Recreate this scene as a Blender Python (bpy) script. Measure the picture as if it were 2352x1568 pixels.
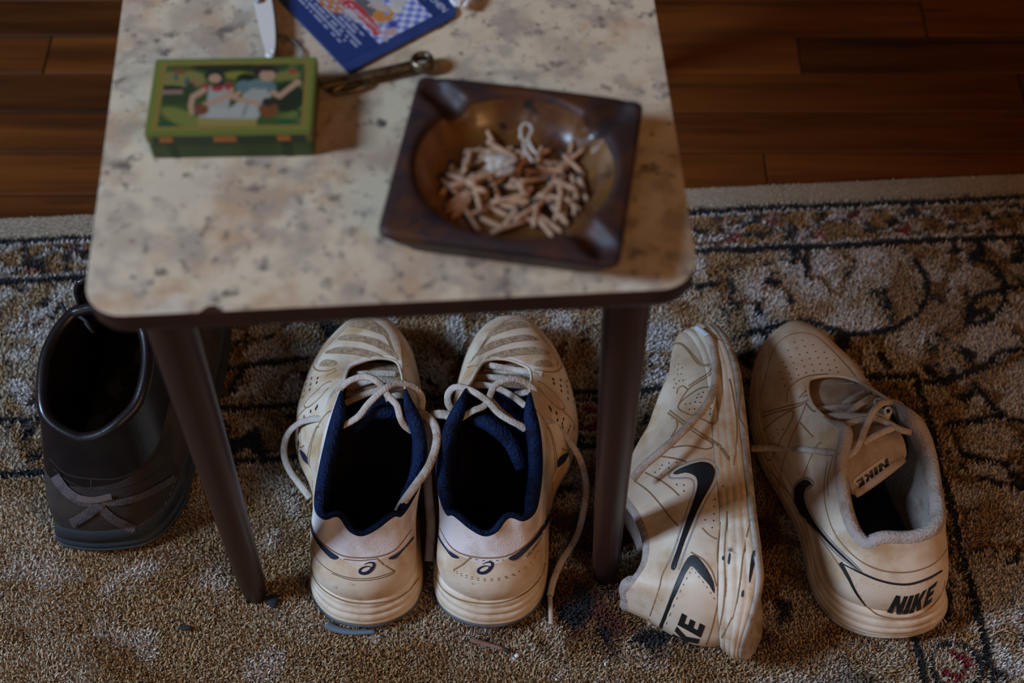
import bpy, bmesh, math, random
import numpy as np
from mathutils import Vector, Matrix
from mathutils.bvhtree import BVHTree
from mathutils.geometry import delaunay_2d_cdt

random.seed(7); RNG = np.random.default_rng(7)
for o in list(bpy.data.objects): bpy.data.objects.remove(o, do_unlink=True)
SC = bpy.context.scene
COL = SC.collection

# ------------------------------------------------------------------ camera, light, exposure
CAM_H = 1.154; PITCH = math.radians(56.67)
cd = bpy.data.cameras.new('camera'); cam = bpy.data.objects.new('camera', cd); COL.objects.link(cam)
cam.location = (0, 0, CAM_H); cam.rotation_euler = (math.pi/2 - PITCH, 0, 0)
cd.lens = 50; cd.sensor_width = 36; cd.clip_start = .01
cd.dof.use_dof = True; cd.dof.focus_distance = 1.18; cd.dof.aperture_fstop = 4.0
SC.camera = cam

SC.view_settings.view_transform = 'Standard'; SC.view_settings.look = 'None'
SC.view_settings.gamma = 1; SC.view_settings.use_curve_mapping = False
SC.view_settings.exposure = 1.02

wd = bpy.data.worlds.new('room_ambient'); SC.world = wd; wd.use_nodes = True
wd.node_tree.nodes['Background'].inputs[0].default_value = (1.0, .57, .30, 1)
wd.node_tree.nodes['Background'].inputs[1].default_value = .037

def area(name, loc, target, sx, sy, power, color):
    l = bpy.data.lights.new(name, 'AREA'); l.shape = 'RECTANGLE'; l.size = sx; l.size_y = sy
    l.energy = power; l.color = color
    o = bpy.data.objects.new(name, l); COL.objects.link(o); o.location = loc
    o.rotation_euler = (Vector(target)-Vector(loc)).to_track_quat('-Z', 'Y').to_euler()
    return o
area('window_light', (-2.1, .10, 1.88), (0, .6, .1), .45, .65, 44, (.50, .71, 1.0))
area('window_light_rear', (-.8, -1.8, 1.9), (0, .6, .1), .5, .9, 1.8, (.62, .80, 1.0))
area('room_lamp', (1.5, -1.1, 1.7), (.1, .6, .05), 1.0, 1.0, 7.5, (1.0, .54, .25))

# ------------------------------------------------------------------ helpers
def px_ray(px, py):
    f = 50/36*2352; X = (px-1176)/f; Y = (py-784)/f; c, s = math.cos(PITCH), math.sin(PITCH)
    return Vector((0, 0, CAM_H)), Vector((X, c-Y*s, -s-Y*c))
def at(px, py, z):
    """world point on the horizontal plane z that was measured at a pixel of the photograph"""
    o, d = px_ray(px, py); return o + d*((z-CAM_H)/d.z)

def crv(pts, k=6, closed=False):
    """Catmull-Rom through points"""
    P = np.asarray(pts, float); n = len(P); out = []
    if n < 3 and not closed:
        return np.array([P[0]+(P[-1]-P[0])*i/k for i in range(k+1)])
    for i in range(n if closed else n-1):
        if closed: a, b, c, d = P[(i-1) % n], P[i], P[(i+1) % n], P[(i+2) % n]
        else: a, b, c, d = P[max(i-1, 0)], P[i], P[i+1], P[min(i+2, n-1)]
        for j in range(k):
            t = j/k
            out.append(.5*((2*b)+(-a+c)*t+(2*a-5*b+4*c-d)*t*t+(-a+3*b-3*c+d)*t**3))
    if not closed: out.append(P[-1])
    return np.array(out)
def sstep(a, b, x):
    t = np.clip((x-a)/(b-a), 0, 1); return t*t*(3-2*t)

class MB:
    def __init__(s): s.v = []; s.f = []
    def add(s, vs, fs):
        b = len(s.v); s.v += [tuple(map(float, p)) for p in vs]; s.f += [tuple(i+b for i in f) for f in fs]
    def grid(s, G, closed=False, flip=False):
        n, m = G.shape[:2]; fs = []
        for i in range(n if closed else n-1):
            for j in range(m-1):
                a, b = i*m+j, ((i+1) % n)*m+j
                q = (a, b, b+1, a+1); fs.append(q[::-1] if flip else q)
        s.add(G.reshape(-1, 3), fs)
    def tube(s, P, rw, rh=None, seg=8, closed=False, up=None, cap=True):
        P = np.asarray(P, float); n = len(P); rh = rw if rh is None else rh
        rw = np.broadcast_to(rw, n); rh = np.broadcast_to(rh, n)
        T = np.zeros_like(P)
        T[1:-1] = P[2:]-P[:-2]; T[0] = P[1]-P[0]; T[-1] = P[-1]-P[-2]
        if closed: T[0] = P[1]-P[-1]; T[-1] = P[0]-P[-2]
        T /= np.linalg.norm(T, axis=1)[:, None]+1e-12
        U = np.array(up if up is not None else (0, 0, 1.), float); U = np.broadcast_to(U, P.shape)
        ring = []; prev = None
        for i in range(n):
            sd = np.cross(T[i], U[i]); l = np.linalg.norm(sd)
            if l < .25 and prev is not None: sd = prev-T[i]*np.dot(prev, T[i])
            elif l < .25: sd = np.cross(T[i], (1, .3, 0))
            sd /= np.linalg.norm(sd)+1e-12
            if prev is not None and np.dot(sd, prev) < 0: sd = -sd
            if prev is not None: sd = sd*.5+prev*.5; sd -= T[i]*np.dot(sd, T[i]); sd /= np.linalg.norm(sd)+1e-12
            prev = sd; nn = np.cross(sd, T[i])
            for k in range(seg):
                a = 2*math.pi*k/seg
                ring.append(P[i]+sd*math.cos(a)*rw[i]+nn*math.sin(a)*rh[i])
        fs = []
        for i in range(n if closed else n-1):
            for k in range(seg):
                a, b = i*seg, ((i+1) % n)*seg; k2 = (k+1) % seg
                fs.append((a+k, a+k2, b+k2, b+k))
        if cap and not closed:
            fs.append(tuple(range(seg-1, -1, -1))); fs.append(tuple((n-1)*seg+k for k in range(seg)))
        s.add(ring, fs)
    def build(s, name, m, parent=None, smooth=True, fix=True):
        me = bpy.data.meshes.new(name); me.from_pydata(s.v, [], s.f); me.update()
        if fix:
            bm = bmesh.new(); bm.from_mesh(me); bmesh.ops.recalc_face_normals(bm, faces=bm.faces); bm.to_mesh(me); bm.free()
        if smooth: me.shade_smooth()
        o = bpy.data.objects.new(name, me); COL.objects.link(o)
        if m: me.materials.append(m)
        if parent: o.parent = parent
        return o
def bevel_box(sx, sy, sz, bv=.001, seg=2, z0=0):
    """mesh of a bevelled box, base centre at the origin"""
    bm = bmesh.new(); bmesh.ops.create_cube(bm, size=1)
    for v in bm.verts: v.co = Vector((v.co.x*sx, v.co.y*sy, (v.co.z+.5)*sz+z0))
    bmesh.ops.bevel(bm, geom=bm.edges[:], offset=bv, segments=seg, affect='EDGES', profile=.5)
    me = bpy.data.meshes.new('box'); bm.to_mesh(me); bm.free(); return me
def mobj(name, me, m=None, parent=None):
    o = bpy.data.objects.new(name, me); COL.objects.link(o)
    if m and not me.materials: me.materials.append(m)
    if parent: o.parent = parent
    return o
def tag(o, label=None, cat=None, group=None, kind=None):
    for k, v in (('label', label), ('category', cat), ('group', group), ('kind', kind)):
        if v: o[k] = v
    return o
def root(name, label, cat, M=Matrix(), group=None):
    o = bpy.data.objects.new(name, None); COL.objects.link(o); o.empty_display_size = .03
    o.matrix_basis = M; return tag(o, label, cat, group)

def mat(name, col, rough=.6, col2=None, nscale=40, lo=.4, hi=.65, col3=None, n3=120, lo3=.6, hi3=.7, bump=0, bscale=300,
        metal=0, spec=.5, sheen=0, stretch=None, detail=5, weave=0, wscale=900, dist=.001, coat=0):
    m = bpy.data.materials.new(name); m.use_nodes = True; N = m.node_tree.nodes; L = m.node_tree.links
    b = N['Principled BSDF']; b.inputs['Roughness'].default_value = rough; b.inputs['Metallic'].default_value = metal
    b.inputs['Specular IOR Level'].default_value = spec; b.inputs['Base Color'].default_value = (*col, 1)
    b.inputs['Coat Weight'].default_value = coat; b.inputs['Coat Roughness'].default_value = .12
    if sheen: b.inputs['Sheen Weight'].default_value = sheen
    tc = N.new('ShaderNodeTexCoord'); mp = N.new('ShaderNodeMapping'); L.new(tc.outputs['Object'], mp.inputs[0])
    if stretch: mp.inputs['Scale'].default_value = stretch
    def noise(sc, d=detail, r=.6):
        n = N.new('ShaderNodeTexNoise'); n.inputs['Scale'].default_value = sc; n.inputs['Detail'].default_value = d
        n.inputs['Roughness'].default_value = r; L.new(mp.outputs[0], n.inputs['Vector']); return n
    def mix(fac, a, c2):
        x = N.new('ShaderNodeMix'); x.data_type = 'RGBA'; L.new(fac, x.inputs[0])
        if isinstance(a, tuple): x.inputs[6].default_value = (*a, 1)
        else: L.new(a, x.inputs[6])
        x.inputs[7].default_value = (*c2, 1); return x.outputs[2]
    def ramp(src, a, c):
        r = N.new('ShaderNodeMapRange'); r.inputs[1].default_value = a; r.inputs[2].default_value = c
        r.interpolation_type = 'SMOOTHSTEP'; L.new(src, r.inputs[0]); return r.outputs[0]
    cur = col
    if col2: cur = mix(ramp(noise(nscale).outputs['Fac'], lo, hi), cur, col2)
    if col3: cur = mix(ramp(noise(n3).outputs['Fac'], lo3, hi3), cur, col3)
    if not isinstance(cur, tuple): L.new(cur, b.inputs['Base Color'])
    if bump or weave:
        bp = N.new('ShaderNodeBump'); bp.inputs['Strength'].default_value = bump or weave; bp.inputs['Distance'].default_value = dist
        if weave:
            v = N.new('ShaderNodeTexVoronoi'); v.inputs['Scale'].default_value = wscale; L.new(mp.outputs[0], v.inputs['Vector'])
            L.new(v.outputs['Distance'], bp.inputs['Height'])
        else: L.new(noise(bscale, 4).outputs['Fac'], bp.inputs['Height'])
        L.new(bp.outputs[0], b.inputs['Normal'])
    return m
def vcol_mat(name, rough=.6, spec=.4, sheen=0, jitter=0):
    m = bpy.data.materials.new(name); m.use_nodes = True; N = m.node_tree.nodes; L = m.node_tree.links
    b = N['Principled BSDF']; b.inputs['Roughness'].default_value = rough; b.inputs['Specular IOR Level'].default_value = spec
    if sheen: b.inputs['Sheen Weight'].default_value = sheen; b.inputs['Sheen Roughness'].default_value = .6
    a = N.new('ShaderNodeAttribute'); a.attribute_name = 'print'; L.new(a.outputs['Color'], b.inputs['Base Color'])
    return m
def set_cols(me, C):
    a = me.attributes.new('print', 'FLOAT_COLOR', 'POINT')
    C4 = np.ones((len(me.vertices), 4), np.float32); C4[:, :3] = C; a.data.foreach_set('color', C4.ravel())

# numpy noise for woven / printed patterns
_T = RNG.random((256, 256))
def vnoise(x, y):
    xi = np.floor(x).astype(int); yi = np.floor(y).astype(int); fx = x-xi; fy = y-yi
    fx = fx*fx*(3-2*fx); fy = fy*fy*(3-2*fy); g = lambda a, b: _T[a % 256, b % 256]
    return (g(xi, yi)*(1-fx)+g(xi+1, yi)*fx)*(1-fy)+(g(xi, yi+1)*(1-fx)+g(xi+1, yi+1)*fx)*fy
def fbm(x, y, o=3):
    s = 0; a = .5; t = 0
    for i in range(o): s = s+a*vnoise(x*2**i+17*i, y*2**i+31*i); t += a; a *= .5
    return s/t
def polydist(x, y, pts):
    d = np.full(x.shape, 1e9)
    for (ax, ay), (bx, by) in zip(pts[:-1], pts[1:]):
        vx, vy = bx-ax, by-ay; t = np.clip(((x-ax)*vx+(y-ay)*vy)/(vx*vx+vy*vy+1e-12), 0, 1)
        d = np.minimum(d, np.hypot(x-ax-t*vx, y-ay-t*vy))
    return d
def inpoly(x, y, pts):
    ins = np.zeros(x.shape, bool); n = len(pts)
    for i in range(n):
        (ax, ay), (bx, by) = pts[i], pts[(i+1) % n]
        c = ((ay > y) != (by > y)) & (x < (bx-ax)*(y-ay)/(by-ay+1e-12)+ax); ins ^= c
    return ins
def lay(C, m, col): C[...] = C*(1-m[..., None])+np.array(col)*m[..., None]

# ------------------------------------------------------------------ wooden floor
M_gap = mat('floor_gap', (.01, .006, .004), .9)
fl = mobj('floor', bevel_box(5, 5, .004, .0005, 1, -.016), M_gap); fl.location = (0, 1.6, 0); tag(fl, kind='structure')
M_wood = mat('oak_floor', (.125, .034, .006), .5, (.048, .013, .003), 9, .35, .7, (.03, .012, .006), 14, .56, .72, bump=.25, bscale=40, stretch=(.25, 3, 1), dist=.0006, spec=.1)
_n = M_wood.node_tree; _oi = _n.nodes.new('ShaderNodeObjectInfo'); _ad = _n.nodes.new('ShaderNodeVectorMath'); _ad.operation = 'ADD'
_sc = _n.nodes.new('ShaderNodeVectorMath'); _sc.operation = 'SCALE'; _sc.inputs[3].default_value = 50
_cb = _n.nodes.new('ShaderNodeCombineXYZ'); _n.links.new(_oi.outputs['Random'], _cb.inputs[0]); _n.links.new(_oi.outputs['Random'], _cb.inputs[1])
_n.links.new(_cb.outputs[0], _sc.inputs[0])
_tc = [x for x in _n.nodes if x.type == 'TEX_COORD'][0]; _mp = [x for x in _n.nodes if x.type == 'MAPPING'][0]
_n.links.new(_tc.outputs['Object'], _ad.inputs[0]); _n.links.new(_sc.outputs[0], _ad.inputs[1]); _n.links.new(_ad.outputs[0], _mp.inputs[0])
_b = _n.nodes['Principled BSDF']; _src = _b.inputs['Base Color'].links[0].from_socket
_hs = _n.nodes.new('ShaderNodeHueSaturation'); _mr = _n.nodes.new('ShaderNodeMapRange'); _mr.inputs[3].default_value = .65; _mr.inputs[4].default_value = 1.25
_n.links.new(_oi.outputs['Random'], _mr.inputs[0]); _n.links.new(_mr.outputs[0], _hs.inputs['Value']); _n.links.new(_src, _hs.inputs['Color']); _n.links.new(_hs.outputs[0], _b.inputs['Base Color'])
PW = .0576
joints = {0: (-.43, .268), 1: (-.62, .11, .66), 2: (-.31, .56), 3: (-.52, .322), 4: (-.12, .47), 5: (-.68, .29, .75)}
def plank(x0, x1, y0):
    ln = x1-x0-.0012; key = round(ln, 3)
    if key not in plank.cache: plank.cache[key] = bevel_box(key, PW-.0012, .012, .0012, 1, -.012)
    o = mobj('plank', plank.cache[key], M_wood, fl); o.location = ((x0+x1)/2, y0+PW/2-1.6, random.uniform(-.0004, .0004))
plank.cache = {}
for r in range(-9, 15):
    y0 = .9419+PW*r                     # rows measured in the photograph, 57 mm boards
    js = [-1.5-random.random()*.3]+list(joints.get(r, (-.9+random.random()*.5, .1+random.random()*.5, .9)))+[1.5+random.random()*.3]
    if r < 0: js = [-1.2, .1*r % .7, 1.2]
    for a, b in zip(js[:-1], js[1:]): plank(a, b, y0)
# ------------------------------------------------------------------ rug
RA = math.radians(3.2); RE = np.array([math.cos(RA), math.sin(RA)]); RN = np.array([math.sin(RA), -math.cos(RA)]); RO = np.array([0, .9357])
def rug_xy(u, w): return RO+RE*u+RN*w
def rug_uv(px, py):
    p = np.array(at(px, py, .01)[:2])-RO; return p@RE, p@RN
BLACK = (.011, .012, .016); CREAM = (.48, .37, .26); WHITE = (.60, .53, .48); TAN = (.37, .21, .085); CARA = (.20, .095, .033); RED = (.23, .02, .025); GOLD = (.30, .16, .05)
def pl(*p): return [rug_uv(x, y) for x, y in p]
ARCS = [pl((1680, 778), (1730, 758), (1790, 740), (1860, 735)), pl((1860, 735), (1905, 752), (1950, 765), (2000, 768), (2060, 750), (2105, 720), (2125, 680), (2128, 640), (2105, 600)),
        pl((2300, 660), (2245, 675), (2222, 700), (2225, 735), (2250, 745), (2285, 715), (2303, 690), (2300, 640), (2280, 600), (2230, 590)),
        pl((2352, 650), (2320, 660), (2300, 640)), pl((530, 850), (570, 840), (600, 835), (650, 830), (700, 822)), pl((530, 900), (545, 870), (570, 845)),
        pl((2352, 800), (2300, 805), (2260, 840), (2190, 870), (2110, 880)), pl((2240, 880), (2280, 930), (2310, 960), (2352, 965)), pl((2180, 970), (2240, 960), (2290, 950)),
        pl((1560, 640), (1600, 655), (1640, 650)), pl((0, 1075), (30, 1070)), pl((0, 1545), (50, 1530), (90, 1500))]
def rug_color(u, w):
    n = lambda s, ox=0, oy=0, o=3: fbm(u*s+ox+40, w*s+oy+40, o)
    wob = (n(12, 3)-.5)*.006+(n(60, 8)-.5)*.002
    w2 = w+wob; u2 = u+wob
    C = np.zeros(u.shape+(3,)); C[:] = CREAM
    wx = (n(14, 1)-.5)*.05; wy = (n(14, 9, 5)-.5)*.05
    def f(s, ox, oy, o=2): return fbm((u+wx)*s+ox+40, (w+wy)*s+oy+40, o)
    # wide band with leaf scrolls
    a = f(32, 5, 2); b = f(40, 55, 12); c = f(64, 15, 82, 1)
    lay(C, sstep(.50, .58, b), WHITE); lay(C, sstep(.42, .34, b)*.75, TAN)
    lay(C, sstep(.060, .040, abs(a-.50)), TAN); lay(C, sstep(.036, .022, abs(a-.50))*.85, CARA)
    lay(C, sstep(.016, .009, abs(a-.575))*sstep(.50, .56, c), BLACK); lay(C, sstep(.70, .75, f(95, 31, 5, 1))*sstep(.10, .06, abs(a-.5)), BLACK)
    lay(C, sstep(.020, .010, abs(b-.38))*sstep(.56, .62, c)*.9, BLACK)
    for p in ARCS: lay(C, sstep(.0042, .0024, polydist(u2, w2, p)), BLACK)
    # inner field
    infield = (w2 > .300) & (u2 < .316)
    F = np.zeros_like(C); F[:] = (.40, .265, .14); d = f(20, 71, 33)
    lay(F, sstep(.45, .62, d)*.7, CREAM); lay(F, sstep(.6, .7, f(30, 3, 91))*.55, WHITE); lay(F, sstep(.58, .66, f(22, 44, 10))*.7, GOLD)
    mot = sstep(-.10, .02, u)*sstep(.515, .49, w)*sstep(.31, .33, w)
    mot = np.maximum(mot, sstep(.20, .3, u)*.8)
    D = np.zeros_like(C); D[:] = CARA; e = f(30, 8, 61); g = f(38, 28, 11)
    lay(D, sstep(.52, .58, e), GOLD); lay(D, sstep(.56, .62, g), CREAM); lay(D, sstep(.42, .37, g)*.8, (.085, .012, .010)); lay(D, sstep(.36, .31, e), BLACK)
    F = F*(1-mot[..., None])+D*mot[..., None]
    C[infield] = F[infield]
    # inner border strip with rosettes
    sd = np.where(u2 < .316, w2, np.maximum(w2, .243+(.372-u2)*1.0))   # runs along the far side and turns down the right side
    strip = ((w2 > .243) & (w2 < .300) & (u2 < .372)) | ((u2 > .316) & (u2 < .372) & (w2 > .243))
    along = np.where(w2 < .3, u, w); across = np.where((w2 < .3) & (u2 < .36), w2-.2715, u2-.344)
    S = np.zeros_like(C); S[:] = TAN; h = f(60, 2, 7)
    lay(S, sstep(.5, .56, h), CREAM); lay(S, sstep(.40, .34, h)*.8, CARA)
    ph = ((along+.475) % .118)-.059; rr = np.hypot(ph, across)
    lay(S, sstep(.020, .017, rr), CREAM); lay(S, sstep(.0025, .0012, abs(rr-.0205)), BLACK)
    lay(S, sstep(.0045, .003, abs(rr-.010))*(n(120, 4, 0, 1) > .45), RED); lay(S, sstep(.62, .68, f(90, 12, 7, 1))*(rr > .018), BLACK)
    C[strip] = S[strip]
    ln = np.minimum(np.where(u2 < .374, abs(w2-.243), 9), np.where(u2 < .319, abs(w2-.300), 9))
    ln = np.minimum(ln, np.minimum(np.where(w2 > .241, abs(u2-.372), 9), np.where(w2 > .298, abs(u2-.316), 9)))
    lay(C, sstep(.0068, .0052, ln)*sstep(.0035, .0042, ln)*.8, CREAM); lay(C, sstep(.0040, .0028, ln), BLACK)
    # outer border: far side and right side
    e = np.minimum(w, .615-u); e2 = e+wob*.6; al = np.where(w < .615-u, u, -w)
    B = np.zeros_like(C); B[:] = (.34, .19, .075); k = f(70, 9, 3)
    lay(B, sstep(.40, .33, k), CARA); lay(B, sstep(.66, .72, k)*.6, CREAM)
    cy = .0585+.011*np.sin(2*np.pi*al/.088); dd = abs(e-cy)
    lay(B, sstep(.0052, .0042, dd), BLACK); lay(B, sstep(.0030, .0022, dd), WHITE)
    ph = ((al+.022) % .044)-.022; sg = np.where(np.floor((al+.022)/.044).astype(int) % 2 == 0, -1, 1)
    rr = np.hypot(ph, e-.0585+sg*.0095*-1)
    lay(B, sstep(.0085, .007, rr), (.40, .22, .17)); lay(B, sstep(.0075, .006, rr)*(n(260, 1, 3, 1) > .52), RED)
    lay(B, sstep(.70, .76, n(120, 7, 1, 1))*.9, BLACK); lay(B, sstep(.74, .80, n(130, 21, 5, 1))*.6, WHITE)
    lay(B, sstep(.0405, .0395, e2)+sstep(.0765, .0775, e2), WHITE)
    lay(B, sstep(.0355, .0335, e2), (.44, .34, .24)); lay(B, sstep(.0040, .0030, abs(e2-.0335)), BLACK)
    C[e2 < .084] = B[e2 < .084]
    lay(C, sstep(.0046, .0036, abs(e2-.084)), BLACK)
    return np.clip(C, .005, 1)
rug = root('rug', 'beige oriental rug with scroll borders lying on the wooden floor', 'rug')
U = np.arange(-1.0, .6151, .005); Wg = np.arange(0, .86, .005)
UU, WW = np.meshgrid(U, Wg, indexing='ij'); XY = RO+UU[..., None]*RE+WW[..., None]*RN
G = np.concatenate([XY, np.full(UU.shape+(1,), .0045)], -1)
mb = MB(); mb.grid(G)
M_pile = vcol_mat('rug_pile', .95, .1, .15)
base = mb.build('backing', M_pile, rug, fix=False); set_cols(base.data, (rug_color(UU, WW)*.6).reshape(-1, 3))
mb = MB(); bo = [(-1, 0), (.615, 0), (.615, .855), (-1, .855)]; q = np.array([np.append(rug_xy(*p), z) for z in (.0005, .0044) for p in bo])
mb.add(q, [(0, 1, 5, 4), (1, 2, 6, 5), (2, 3, 7, 6), (3, 0, 4, 7), (3, 2, 1, 0)]); mb.build('edge_binding', mat('rug_binding', (.40, .32, .24), .95), rug, False)
def pile(u0, u1, w0, w1, sp, ln, wd_):
    u, w = np.meshgrid(np.arange(u0, u1, sp), np.arange(w0, w1, sp), indexing='ij'); u = u.ravel(); w = w.ravel()
    u = u+RNG.uniform(-.5, .5, u.size)*sp; w = np.clip(w+RNG.uniform(-.5, .5, u.size)*sp, .0008, 1)
    C = rug_color(u, w); C = C*RNG.uniform(.8, 1.15, (u.size, 1)); n = u.size
    flat = sstep(.020, .034, w)*.75+.25                    # the plain selvedge is shorter
    hgt = ln*flat*RNG.uniform(.75, 1.15, n)*(.8+.4*fbm(u*60+9, w*60+3, 2))
    B = np.zeros((n, 3)); B[:, :2] = RO+u[:, None]*RE+w[:, None]*RN; B[:, 2] = .0040
    ang0 = RNG.uniform(0, 6.283, n); la = fbm(u*16+70, w*16+20, 2)*12.6; lean = np.stack([np.cos(la), np.sin(la)], -1)*.08+RNG.normal(0, .12, (n, 2))
    V = []; Fc = []; K = 3
    V = np.zeros((n, K, 5, 3), np.float32)
    for k in range(K):
        a = ang0+k*2.094; d = np.stack([np.cos(a), np.sin(a)], -1); s = np.stack([-np.sin(a), np.cos(a)], -1)
        out = RNG.uniform(.1, .45, n)[:, None]; hh = hgt*RNG.uniform(.8, 1.1, n)
        base_ = B[:, :2]+d*.0003
        mid = base_+(lean+d*out)*hh[:, None]*.5; tip = base_+(lean*1.3+d*out*1.5)*hh[:, None]
        V[:, k, 0, :2] = base_-s*wd_*.5; V[:, k, 1, :2] = base_+s*wd_*.5; V[:, k, :2, 2] = .0035
        V[:, k, 2, :2] = mid-s*wd_*.55; V[:, k, 3, :2] = mid+s*wd_*.55; V[:, k, 2:4, 2] = (.004+hh*.62)[:, None]
        V[:, k, 4, :2] = tip; V[:, k, 4, 2] = .004+hh
    nv = n*K*5; off = (np.arange(n*K)*5)[:, None, None]
    tri = np.array([[0, 1, 3], [0, 3, 2], [2, 3, 4]])[None]; F = (off+tri).reshape(-1)
    me = bpy.data.meshes.new('pile'); me.vertices.add(nv); me.vertices.foreach_set('co', V.ravel())
    me.loops.add(F.size); me.loops.foreach_set('vertex_index', F.astype(np.int32)); nf = F.size//3
    me.polygons.add(nf); me.polygons.foreach_set('loop_start', np.arange(0, F.size, 3, dtype=np.int32)); me.update(); me.validate()
    set_cols(me, np.repeat(C, K*5, axis=0)); me.materials.append(M_pile)
    o = bpy.data.objects.new('pile', me); COL.objects.link(o); o.parent = rug; o['kind'] = 'stuff'; return o
pile(-.60, .615, 0, .60, .0025, .0062, .0015)
pile(-1.0, -.60, 0, .60, .0036, .0062, .0021)
pile(-1.0, .615, .60, .855, .0036, .0062, .0021)

# ------------------------------------------------------------------ table
TA = math.radians(3.4); TZ = .476; TW = .360; TD = .62
TM = Matrix.Translation((-.2484, .462, 0)) @ Matrix.Rotation(TA, 4, 'Z')
tbl = root('side_table', 'small side table with speckled cream top and dark tapered legs', 'table', TM)
M_dark = mat('dark_stained_wood', (.034, .011, .006), .40, (.018, .006, .004), 18, .4, .65, bump=.15, bscale=60, stretch=(1, 1, .12), dist=.0005)
M_lam = mat('stone_laminate', (.56, .43, .29), .42, (.44, .27, .155), 22, .45, .66, (.07, .055, .045), 46, .59, .70, spec=.4, detail=6)
_n = M_lam.node_tree; _b = _n.nodes['Principled BSDF']; _src = _b.inputs['Base Color'].links[0].from_socket; _mp = [x for x in _n.nodes if x.type == 'MAPPING'][0]
for _s, _lo, _hi, _c, _f in ((8, .48, .66, (.36, .285, .22), .5), (30, .50, .64, (.34, .25, .18), .6), (58, .52, .64, (.27, .21, .165), .6), (26, .60, .70, (.62, .51, .39), .6), (95, .60, .70, (.13, .10, .08), .75), (170, .63, .72, (.06, .05, .04), .7), (13, .58, .70, (.42, .23, .14), .5)):
    _no = _n.nodes.new('ShaderNodeTexNoise'); _no.inputs['Scale'].default_value = _s; _no.inputs['Detail'].default_value = 4; _n.links.new(_mp.outputs[0], _no.inputs['Vector'])
    _r = _n.nodes.new('ShaderNodeMapRange'); _r.inputs[1].default_value = _lo; _r.inputs[2].default_value = _hi; _r.inputs[4].default_value = _f; _n.links.new(_no.outputs['Fac'], _r.inputs[0])
    _x = _n.nodes.new('ShaderNodeMix'); _x.data_type = 'RGBA'; _n.links.new(_r.outputs[0], _x.inputs[0]); _n.links.new(_src, _x.inputs[6]); _x.inputs[7].default_value = (*_c, 1); _src = _x.outputs[2]
_n.links.new(_src, _b.inputs['Base Color'])
def rrect(x0, y0, x1, y1, r, n=8):
    o = []
    for cx, cy, a in ((x1-r, y0+r, -90), (x1-r, y1-r, 0), (x0+r, y1-r, 90), (x0+r, y0+r, 180)):
        o += [(cx+r*math.cos(math.radians(a+90*i/n)), cy+r*math.sin(math.radians(a+90*i/n))) for i in range(n+1)]
    return o
def slab(name, outline, levels, m, parent):
    """levels: (inset, z) from the bottom to the top; caps both ends"""
    P = np.array(outline); T = np.roll(P, -1, 0)-np.roll(P, 1, 0); T /= np.linalg.norm(T, axis=1)[:, None]; Nn = np.stack([T[:, 1], -T[:, 0]], -1)
    mb = MB(); G = np.stack([np.concatenate([P-Nn*i, np.full((len(P), 1), z)], 1) for i, z in levels], 1); mb.grid(G, closed=True)
    m_ = len(levels); n = len(P); mb.f.append(tuple(i*m_ for i in range(n))[::-1]); mb.f.append(tuple(i*m_+m_-1 for i in range(n)))
    o = mb.build(name, m, parent, smooth=False); return o
ol = rrect(0, 0, TW, TD, .024)
slab('tabletop', ol, [(.004, TZ-.0185), (.0012, TZ-.0175), (0, TZ-.014), (0, TZ-.003), (.0006, TZ-.0012)], M_dark, tbl)
# the laminate sheet is chipped at the front edge
nx = .0745
front = [(.024, 0)]+[(nx-.0075, 0), (nx-.005, .0016), (nx-.002, .0042), (nx+.002, .0046), (nx+.005, .0018), (nx+.0075, 0)]
cor = rrect(0, 0, TW, TD, .024); k9 = 9
lam = front+cor[:k9]+cor[k9:2*k9]+cor[2*k9:3*k9]+cor[3*k9:-1]
slab('laminate', lam, [(.0007, TZ-.0012), (.0004, TZ-.0002), (.0009, TZ)], M_lam, tbl)
def leg(x, y, sx, sy):
    sp = math.tan(math.radians(1.0))*TZ
    mb = MB(); Z = np.linspace(.006, TZ-.0175, 14); t = (Z-.006)/(TZ-.024)
    P = np.stack([x-sx*sp*(1-t), y-sy*sp*(1-t), Z], -1); r = .0112+.0048*t; r[0] -= .002
    mb.tube(P, r, seg=28, up=(0, 1, 0)); return mb.build('leg', M_dark, tbl)
for sx in (1, -1):
    for sy in (1, -1): leg(.037 if sx > 0 else TW-.037, .037 if sy > 0 else TD-.037, sx, sy)
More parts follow.
